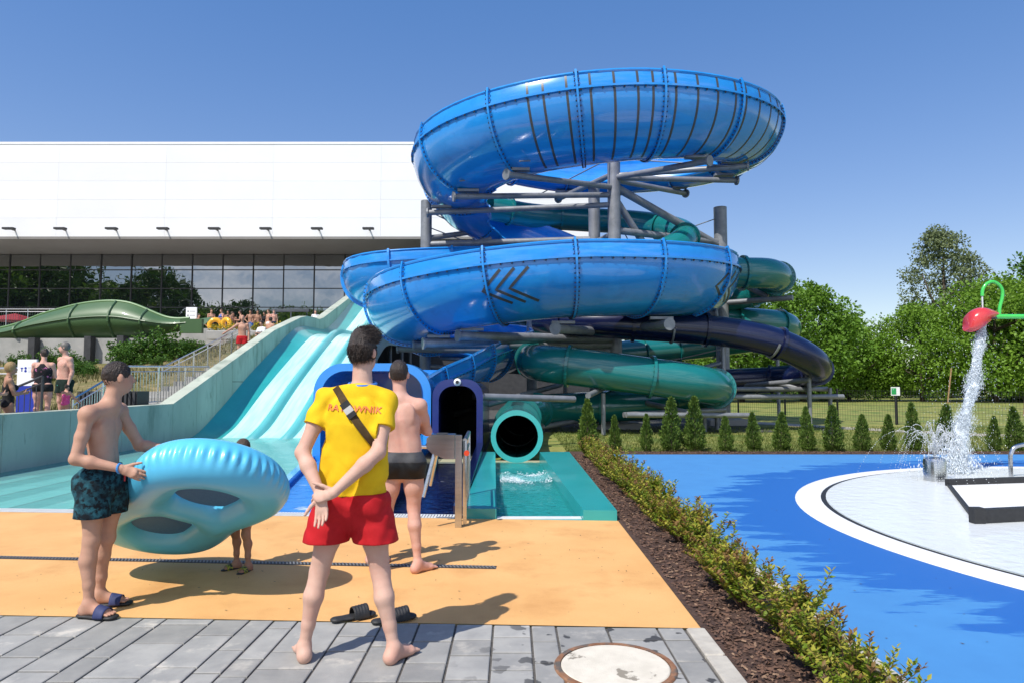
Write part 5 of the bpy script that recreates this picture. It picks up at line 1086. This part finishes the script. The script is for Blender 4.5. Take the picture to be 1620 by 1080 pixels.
me = text_mesh('RATOWNIK', .050, .12)
for v in me.vertices:
    x = v.co.x*1.14+.012; z = 1.394+v.co.y-.055*x+.0; v.co = (x, drape(bt, x, z, .0065), z)
link('lettering', me, mat('red_print', (.70,.16,.05), rough=.7), lg)
rows = []
for i in range(31):
    t = i/30; x = -.105+.285*t; z = 1.53-.385*t-.04*math.sin(math.pi*t)*0; dx, dz = .285, -.385; L_ = math.hypot(dx, dz); nx_, nz_ = -dz/L_*.0205, dx/L_*.0205
    z0 = min(z, 1.515); rows.append([(x-nx_, drape(bt, x-nx_, min(z-nz_, 1.51), .012), z-nz_), (x, drape(bt, x, z0, .013), z), (x+nx_, drape(bt, x+nx_, min(z+nz_, 1.51), .012), z+nz_)])
strap_m = cloth_mat('brown_webbing', (.085,.052,.022), (.06,.036,.014), 40)
mb = MB().grid(rows); e = [[(p[0], p[1]+.004, p[2]) for p in rw] for rw in rows]; mb.grid([rw[::-1] for rw in e]); mb.build('strap', strap_m, lg, smooth=True)
stp = bpy.data.objects[lg.children[-1].name]
def on_strap(t): p = rows[int(t*30)][1]; return Vector(p)
a_ = math.atan2(-.385, .285)
for t, hw, hh, m_, nm in ((.27,.026,.022,M['black'],'buckle'),(.34,.024,.018,mat('buckle_grey', (.55,.53,.5), rough=.4),'buckle'),(.41,.026,.014,M['black'],'buckle')):
    c_ = on_strap(t); M4 = Matrix.Translation(c_+Vector((0,-.006,0))) @ Matrix.Rotation(-a_, 4, 'Y'); MB().box((-hh,-.007,-hw),(hh,.007,hw), M4).build(nm, m_, stp)
MB().tube([(.033+.078*math.cos(a), .018+.075*math.sin(a), 1.548+.012*math.sin(a)) for a in np.linspace(0, 2*math.pi, 28)[:-1]], .009, 6, closed=True).build('lanyard', mat('lanyard_blue', (.04,.18,.55), rough=.6), lg)
# pair of black slides in front of him
for x, y, a in ((-1.05, 4.60, -1.0), (-.775, 4.56, -1.05)):
    t = thing('pool_slipper', 'black ridged pool slipper left on the ground before the lifeguard', 'slipper', (x, y, 0), a, 'black slippers of the lifeguard')
    solid('sole', [cone((0,-.11,.02),(0,-.02,.018),.040,.036,.02,UP,.42), cone((0,-.02,.018),(.008,.11,.02),.036,.047,.02,UP,.40)], .005, M['black'], t)
    rws = [[(.052*math.cos(q)+.004, yy, .02+(.058+.01*(yy-.02)*8)*math.sin(q)+(.0025 if j % 2 else 0)) for q in np.linspace(-.15, math.pi+.15, 17)] for j, yy in enumerate(np.linspace(-.005, .095, 11))]
    o = MB().grid(rws).build('band', M['black'], t); md = o.modifiers.new('thickness', 'SOLIDIFY'); md.thickness = .006

# ---------------- man in black trunks, arms folded
bmn = thing('person', 'bare backed man in black and grey swim trunks with folded arms', 'person', (-.93, 5.75, 0))
J = dict(P=(.033,0,.90), W=(.032,0,1.03), C=(.0,0,1.24), N=(-.014,.02,1.465), H=(-.027,.05,1.625), SL=(-.180,.01,1.37), SR=(.158,.0,1.365), EL=(-.20,.13,1.15), ER=(.205,.12,1.145), WL=(.0,.27,1.20), WR=(-.02,.26,1.22), HL=(-.062,0,.85), HR=(.112,0,.85), KL=(-.115,.02,.50), KR=(.110,.02,.52), AL=(-.205,-.02,.075), AR=(.155,-.03,.075), fl=(-.2,1), fr=(.75,.8))
pr, f, r, hf, hr = body_prims(J, (.05,1), fat=1.04); pr += hand(V3(*J['WL']), (1,.1,.2), (0,-1,0), (0,0,1), .6)+hand(V3(*J['WR']), (-1,.1,.1), (0,-1,0), (0,0,1), .6)
solid('body', pr, .0065, SK['pink'], bmn, wrinkle=muscle(J, (.05,1))); hair_cap(V3(*J['H']), hf, hr, .97, HAIR['dark'], bmn, .009, -.08, .006, 2600, .06, 0, .010)
shorts(bmn, J, (0,1), .955, (.765,.765), cloth_mat('black_trunks', (.008,.008,.009), (.014,.014,.015), 14, rough=.5), .0065, 1.0, .0, .008, 'trunks', 1.04, .0015)
shorts(bmn, J, (0,1), .985, (.90,.90), cloth_mat('grey_trunks', (.045,.046,.05), (.06,.06,.066), 14, rough=.5), .0065, 1.0, .0, .010, 'waistband', 1.04, .001)
# ---------------- child mostly hidden behind them
def stand(h, arms='down', lean=0, fdir=(0, -1), seedv=0, kneel=False, dress=None):
    k = h/1.78; f = nrm((*fdir, 0)); r = V3(f[1], -f[0], 0); p = lambda x, y, z: tuple(r*x*k+f*y*k+UP*z*k)
    J = dict(P=p(0,0,.90), W=p(0,.0,1.05), C=p(0,0,1.26), N=p(0,-.01,1.475), H=p(0,.03,1.645), SL=p(-.175,0,1.39), SR=p(.175,0,1.39), HL=p(-.095,0,.85), HR=p(.095,0,.85), KL=p(-.11,.02,.49), KR=p(.11,.02,.49), AL=p(-.12,-.02,.075), AR=p(.12,-.02,.075), fl=tuple((f*.95-r*.25)[:2]), fr=tuple((f*.95+r*.25)[:2]))
    A = {'down': ((-.235,-.02,1.12),(-.24,.05,.88),(.235,-.02,1.12),(.24,.05,.88)), 'hips': ((-.37,-.05,1.16),(-.20,.06,1.0),(.37,-.05,1.16),(.20,.06,1.0)), 'front': ((-.22,.08,1.12),(-.08,.26,1.14),(.22,.08,1.12),(.08,.26,1.14)), 'out': ((-.33,.1,1.18),(-.45,.22,1.0),(.33,.1,1.18),(.45,.22,1.0)), 'rail': ((-.235,-.02,1.12),(-.24,.05,.88),(.38,.12,1.22),(.55,.25,1.08)), 'hip1': ((-.235,-.02,1.12),(-.24,.05,.88),(.38,-.1,1.18),(.19,.04,1.02))}[arms]
    J['EL'], J['WL'], J['ER'], J['WR'] = (p(*q) for q in A)
    if kneel:
        dz = UP*(.90-.50)*k
        for q in ('P','W','C','N','H','SL','SR','EL','WL','ER','WR','HL','HR'): J[q] = tuple(np.array(J[q])-dz)
        J['KL'], J['KR'] = p(-.12,.10,.06), p(.12,.10,.06); J['AL'], J['AR'] = p(-.12,-.30,.06), p(.12,-.30,.06); J['fl'] = J['fr'] = tuple((-f*.9)[:2])
    return J, k
def extra(name, label, loc, h, fdir, arms, sk, hairc, wear, group=None, fat=1.0, res=.014, hf=None, woman=False, kneel=False, bun=False, hairvol=.014, name_='person'):
    J, k = stand(h, arms, 0, fdir, 0, kneel); t = thing('person', label, 'person', loc, 0, group)
    pr, f, r, hf_, hr_ = body_prims(J, fdir, hf=hf, s=k, fat=fat, woman=woman)
    g = {q: np.array(v) for q, v in J.items()}
    if res <= .012:
        for W_, E_, sd in (('WL','EL',1),('WR','ER',-1)): pr += hand(g[W_], g[W_]-g[E_], -f if arms != 'hips' else r*sd, r*sd if arms != 'front' else UP, .5, k)
    else:
        for W_, E_ in (('WL','EL'),('WR','ER')):
            d = nrm(g[W_]-g[E_]); pr += [cone(g[W_], g[W_]+d*.09*k, .03*k, .036*k, .012), cone(g[W_]+d*.09*k, g[W_]+d*.17*k+f*.02*k, .03*k, .018*k, .012), cone(g[W_]+d*.03*k, g[W_]+d*.1*k+f*.045*k, .014*k, .011*k, .01)]
    solid('body', pr, res, SK[sk], t)
    if hairc:
        hair_cap(g['H'], hf_, hr_, k, HAIR[hairc], t, hairvol, -.085, max(.008, res*.75))
        if bun: solid('hair_bun', [ell(g['H']+UP*.09*k-hf_*.07*k, V3(.045,.045,.045)*k)], .008, HAIR[hairc], t)
    for kind, m_ in wear:
        if kind == 'trunks': shorts(t, J, fdir, g['P'][2]+.06*k, (g['KL'][2]+.17*k,)*2, m_, res*.8, k, .018, .012*k, 'swim_shorts', fat, .003)
        elif kind == 'brief': shorts(t, J, fdir, g['P'][2]+.05*k, (g['HL'][2]-.075*k,)*2, m_, res*.8, k, .0, .008*k, 'swim_briefs', fat, .0)
        elif kind in ('top', 'suit', 'tee'):
            f_ = nrm((*fdir, 0)); e = {'top': .010, 'suit': .008, 'tee': .018}[kind]*k; q = k*fat
            p_ = [cone(g['P']-UP*.01*k, g['W'], .150*q+e, .126*q+e, .03, f_, .70), cone(g['W'], g['C'], .126*q+e, .150*q+e, .03, f_, .70), cone(g['C'], g['C']+UP*.1*k, .150*q+e, .11*q+e, .03, f_, .66)]
            for sg_ in (-1, 1): p_.append(ell(g['C']+nrm(V3(f_[1], -f_[0], 0))*sg_*.075*k+f_*.095*k-UP*.01*k, V3(.064, .06, .062)*q+e, k=.03))
            if kind == 'tee':
                for S, E_ in (('SL','EL'),('SR','ER')): p_ += [cone(g['N']-UP*.05*k, g[S], .066*k, .066*k, .03), cone(g[S], g[S]+nrm(g[E_]-g[S])*.17*k, .064*k, .066*k, .02)]
            else:
                for S in ('SL','SR'): s_ = g[S]*.55+g['N']*.45; p_.append(cone(g['C']+(s_-g['C'])*V3(1,1,0)*.9+UP*.06*k-f_*.05*k, s_+UP*.025*k, .02*k, .02*k, .01))
                if kind == 'suit':
                    for h_ in ('HL','HR'): p_.append(ell(g[h_]-f_*.03*k+UP*.05*k, V3(.088,.1,.085)*q+e*.5, k=.03))
            zlo = {'top': g['P'][2]-.02*k, 'suit': g['HL'][2]-.04*k, 'tee': g['P'][2]-.04*k}[kind]
            solid({'top': 'tankini_top', 'suit': 'swimsuit', 'tee': 'shirt'}[kind], p_, res*.8, m_, t, [(V3(0,0,zlo), -UP)])
    return t, J, k
CM = {'navy': cloth_mat('navy_cloth', (.012,.02,.05), (.02,.03,.07), 20), 'blackp': cloth_mat('patterned_black', (.012,.012,.014), (.02,.02,.022), 14, third=((.45,.14,.28), 18, .6, .64)), 'green': cloth_mat('dark_green_cloth', (.006,.018,.014), (.01,.024,.018), 8, third=((.05,.4,.28), 7, .66, .69)), 'pinkc': cloth_mat('pink_cloth', (.70,.10,.30), (.62,.07,.24), 20, third=((.85,.5,.65), 30, .6, .66)), 'red': cloth_mat('red_cloth', (.45,.015,.02), (.38,.01,.015), 12), 'black': cloth_mat('black_cloth', (.012,.012,.013), (.018,.018,.019), 20), 'white': cloth_mat('white_cloth', (.72,.72,.72), (.65,.65,.66), 20), 'blue': cloth_mat('blue_cloth', (.04,.12,.4), (.05,.15,.45), 20), 'checks': cloth_mat('patterned_shorts', (.012,.012,.013), (.016,.016,.018), 30, third=((.5,.5,.5), 34, .56, .6))}
extra('person', 'small child half hidden behind the man in black trunks', (-1.17, 6.02, 0), 1.02, (0,1), 'front', 'pink', 'brown', [('brief', CM['black'])], res=.010)
ck, Jc, kc = extra('person', 'child in black patterned shorts and sandals behind the inflatable ring', (-2.26, 5.80, 0), 1.09, (-.5,-.85), 'front', 'tan', 'brown', [('trunks', CM['checks'])], res=.010)
def sandal(parent, ankle, td, s, m, m2, name='sandal'):
    a = np.array(ankle); td = nrm((*td, 0)); sd = V3(td[1], -td[0], 0); fl = a*V3(1, 1, 0)+UP*(a[2]-.075*s)
    o = solid(name, [cone(fl-td*.04*s+UP*.003, fl+td*.06*s+UP*.003, .042*s, .040*s, .02, UP, .36), cone(fl+td*.06*s+UP*.003, fl+td*.165*s+UP*.003, .040*s, .050*s, .02, UP, .34)], .005, m, parent, [(fl+UP*.014, UP)])
    rws = [[tuple(fl+td*(.075+.07*j/5)*s+sd*.052*s*math.cos(q)+UP*(.006+(.066-.018*j/5)*s*math.sin(q))) for q in np.linspace(-.1, math.pi+.1, 15)] for j in range(6)]
    b = MB().grid(rws).build('strap', m2, o, smooth=True); md = b.modifiers.new('thickness', 'SOLIDIFY'); md.thickness = .005
for q, d_ in (('AL', Jc['fl']), ('AR', Jc['fr'])): sandal(ck, Jc[q], d_, kc, M['black'], mat('sandal_lime', (.35,.36,.03), (.02,.02,.02), scale=60, rough=.6, lo=.48, hi=.52))

# ---------------- man holding the inflatable ring
lm_ = thing('person', 'bare chested man in teal black swim shorts holding the blue inflatable ring', 'person', (-2.83, 4.74, 0))
ff = nrm((.995,.08,0)); rr_ = V3(ff[1], -ff[0], 0)
def q3(x, z, d): return (x, d, z)
J = dict(P=(.028,0,.89), W=(.022,0,1.01), C=(.0,0,1.225), N=(.045,.01,1.44), H=(.082,.03,1.588), SL=(.02,.165,1.355), SR=(.0,-.165,1.345), EL=(.13,.25,1.10), ER=(-.035,-.22,1.055), WL=(.31,.22,1.09), WR=(.225,-.15,.985), HL=(.045,.088,.85), HR=(.010,-.088,.85), KL=(.0,.10,.48), KR=(.01,-.09,.50), AL=(-.045,.12,.088), AR=(.02,-.11,.088), fl=(.95,.2), fr=(.95,-.15))
pr, f, r, hf, hr = body_prims(J, ff[:2], hf=(.66,.75), s=.97, fat=.90)
pr += hand(V3(*J['WR']), (.95,.15,-.38), (.1,.75,-.25), (.25,.25,1), .38, .98, thumb=(.8,.25,.25)); pr += hand(V3(*J['WL']), (1,-.1,-.1), (.0,-.5,-1), (.2,-1,.2), .4, .98)
solid('body', pr, .0055, SK['warm'], lm_, wrinkle=muscle(J, ff[:2], .97)); hair_cap(V3(*J['H']), hf, hr, .94, HAIR['dark'], lm_, .006, -.07, .0055, 5000, .062, 0, .006)
tr_m = cloth_mat('teal_black_shorts', (.006,.02,.03), (.02,.10,.13), 16, lo=.42, hi=.6, third=((.004,.008,.012), 28, .5, .58))
shorts(lm_, J, ff[:2], 1.0, (.655,.655), tr_m, .006, .97, .022, .016, 'swim_shorts', .96, .0026)
MB().tube([(.15,.02,.99),(.165,.01,.93),(.16,.015,.88)], .006, 6).build('drawstring', M['black'] if 0 else mat('red_cord', (.5,.03,.03), rough=.6), lm_)
MB().tube([tuple(np.array(J['WR'])*.97+np.array(J['ER'])*.03+V3(0,math.cos(a)*.031,math.sin(a)*.031)) for a in np.linspace(0, 6.283, 18)[:-1]], .007, 6, closed=True).build('wristband', mat('band_blue', (.05,.25,.6), rough=.5), lm_)
for q, d_ in (('AL', J['fl']), ('AR', J['fr'])): sandal(lm_, J[q], d_, 1.0, M['black'], mat('sandal_navy', (.02,.03,.10), (.03,.04,.13), scale=20, rough=.7))
# ---------------- two-seat inflatable ring
rg = thing('inflatable_ring', 'large light blue two-hole inflatable ring carried by the man', 'inflatable ring', (-2.50, 5.30, .645))
u_ = nrm((.68,-.55,.36)); w_ = nrm(V3(0,.515,.857)-u_*(V3(0,.515,.857)@u_)); v_ = np.cross(w_, u_); Rm = np.stack([u_, v_, w_], 1)
res = .012; gx = np.arange(-1.06, 1.06, res); gy = np.arange(-.64, .64, res); gz = np.arange(-.24, .24, res); X, Y, Z = np.meshgrid(gx, gy, gz, indexing='ij', sparse=True)
xc_ = np.clip(X, -.43, .43); wst = np.exp(-(X/.24)**2); q_ = np.sqrt((X-xc_)**2+Y**2)-(.365-.05*wst)
an_ = np.where(np.abs(X) < .43, X*2.7, np.arctan2(Y, np.abs(X)-.43))
pin = .009*np.sin(an_*46)*np.exp(-(Z/.06)**2)*np.clip(q_/.12, 0, 1)
d1 = np.sqrt(q_*q_+Z*Z)-.172+pin; d2 = np.sqrt(X*X+(Z*1.05)**2)-.15+np.clip(np.abs(Y)-.3, 0, 1)
h_ = np.clip(.5+.5*(d2-d1)/.09, 0, 1); D = d2*(1-h_)+d1*h_-.09*h_*(1-h_)
P, F = nets(D.astype(np.float32), V3(-1.06,-.64,-.24), res)
vin = mat('blue_vinyl', (.085,.45,.70), (.10,.49,.74), scale=2, rough=.36, coat=.15, spec=.5)
raw('tube', P@Rm.T, F, vin, rg, smooth=True)
for cx in (-.44, .44):
    MB().grid([[tuple(Rm@V3(cx+rr*math.cos(a), rr*math.sin(a), z_)) for a in np.linspace(0, 2*math.pi, 41)] for rr, z_ in ((.001,-.06),(.16,-.065),(.26,-.06))]).build('seat_mesh', mat('dark_mesh', (.03,.11,.26), (.04,.14,.31), scale=60, rough=.7), rg)
# ---------------- bathers behind the wall, on stairs and terrace
extra('person', 'grey haired man in dark green shorts with hand on hip behind wall', (-9.98, 15.25, .675), 1.80, (-.45,-.9), 'hip1', 'pink', 'grey', [('trunks', CM['green'])], fat=1.1, res=.012, hf=(-.95,-.4))
extra('person', 'dark haired woman in black patterned tankini seen from behind', (-9.98, 14.55, .675), 1.62, (-.35,1), 'front', 'pink', 'dark', [('top', CM['blackp']), ('brief', CM['black'])], fat=1.2, res=.012, hf=(-.8,.6), bun=True)
extra('person', 'toddler in pink swimsuit behind the concrete wall', (-9.80, 15.05, .675), .86, (.2,1), 'out', 'warm', 'dark', [('suit', CM['pinkc'])], fat=1.15, res=.010, bun=True)
extra('person', 'blond woman crouching behind the concrete wall', (-9.82, 13.35, .675), 1.66, (.75,.66), 'front', 'tan', 'blond', [('suit', CM['black'])], res=.012, kneel=True, hairvol=.026)
extra('person', 'dark haired bather crouching next to the blond woman', (-9.86, 12.85, .675), 1.62, (.75,.66), 'front', 'warm', 'dark', [('suit', CM['navy'])], res=.012, kneel=True, hairvol=.02)
extra('person', 'bald bearded man in red shorts coming down the stairs holding handrail', (-10.5, 26.5, 2.414), 1.80, (.25,-1), 'rail', 'warm', None, [('trunks', CM['red'])], fat=1.05)
SG = 'bathers on the stairs'
extra('person', 'woman in white shirt on the stairs beside the wall', (-10.08, 27.4, 2.57), 1.50, (-.4,-1), 'front', 'warm', 'dark', [('tee', CM['white']), ('brief', CM['black'])], SG, woman=True, hairvol=.02)
extra('person', 'little child on the stairs in front of the white shirted woman', (-10.02, 26.75, 2.414), 1.10, (-.3,-1), 'down', 'warm', 'brown', [('brief', CM['blue'])], SG)
extra('person', 'bare backed dark haired man on the stairs close to the wall', (-9.98, 28.1, 2.73), 1.55, (.3,1), 'down', 'warm', 'dark', [('trunks', CM['navy'])], SG, fat=1.1)
TGp = 'bathers queuing on the terrace'
TER = [(-19.13,41.5,0,'out','warm','dark',[('trunks',CM['navy'])],'dark haired man kneeling at the terrace planter',True,1.7,(.8,-.5)), (-18.80,42.5,0,'front','warm','brown',[('trunks',CM['navy'])],'young man with folded arms beside the yellow ring',False,1.72,(.6,-.8)), (-17.94,42,0,'front','warm','brown',[('suit',CM['blue'])],'girl in blue swimsuit beside the yellow ring',False,1.66,(-.5,-.8)), (-17.80,42.6,0,'front','tan','dark',[('suit',CM['blackp'])],'woman in dark patterned swimsuit between the yellow rings',False,1.64,(.2,-1)), (-17.96,43.6,0,'down','warm','brown',[('trunks',CM['navy'])],'bather standing behind the second yellow ring',False,1.66,(1,-.2)), (-17.49,43.8,0,'front','warm','dark',[('suit',CM['black'])],'black haired woman behind the man in red shorts',False,1.76,(-.8,-.4)), (-16.17,43.2,0,'down','tan','dark',[('trunks',CM['black'])],'tanned man in black trunks by the entrance doors',False,1.74,(.4,-1)), (-15.95,43.8,0,'down','tan','dark',[('tee',CM['black']),('brief',CM['black'])],'woman in black shirt by the entrance doors',False,1.68,(-.3,-1)), (-14.37,41.0,0,'down','pink','grey',[('trunks',CM['navy'])],'grey haired bather above the stairs near the wall',False,1.5,(.5,-1)), (-12.44,43,0,'down','pink','grey',[('tee',CM['white']),('trunks',CM['navy'])],'bather in white shirt behind the crest of the wall',False,1.72,(.4,-1))]
for x_, y_, z_, arms, sk, hc, wear, lab, kn, h_t, fd in TER:
    extra('person', lab, (x_, y_, 4.465), h_t, fd, arms, sk, hc, wear, TGp, res=.018, woman='woman' in lab or 'girl' in lab, kneel=kn)
for x_, y_, h_t, fd, arms, sk, hc, cl, lab in ((-18.2,44.4,1.7,(.3,-1),'down','tan','dark','black','dark haired man standing behind the yellow rings'),(-17.0,44.8,1.62,(-.4,-1),'front','warm','brown','red','bather in red trunks by the glass behind the yellow rings'),(-16.55,43.0,1.72,(.2,-1),'hips','tan','dark','blue','man in blue trunks with hands on hips on the terrace'),(-15.9,44.5,1.6,(1,-.3),'down','warm','dark','green','bather in green trunks near the entrance doors'),(-15.25,42.6,1.7,(-.6,-1),'down','warm','brown','white','bather in white trunks near the head of the stairs')):
    extra('person', lab, (x_, y_, 4.465), h_t, fd, arms, sk, hc, [('trunks', CM[cl])], TGp, res=.018)
ym_ = mat('yellow_vinyl', (.72,.36,.01), (.75,.40,.015), scale=3, rough=.3, coat=.4)
for x, y, a in ((-18.15, 41.6, .3), (-17.35, 41.3, -.5)):
    t = MB().tube([(x+.33*math.cos(q)*math.cos(a), y+.33*math.cos(q)*math.sin(a), 4.465+.62+.33*math.sin(q)) for q in np.linspace(0, 2*math.pi, 29)[:-1]], .14, 12, closed=True).build('swim_ring', ym_, smooth=True)
    tag(t, 'yellow inflatable swim ring held upright on the terrace', 'swim ring', 'yellow rings on the terrace')
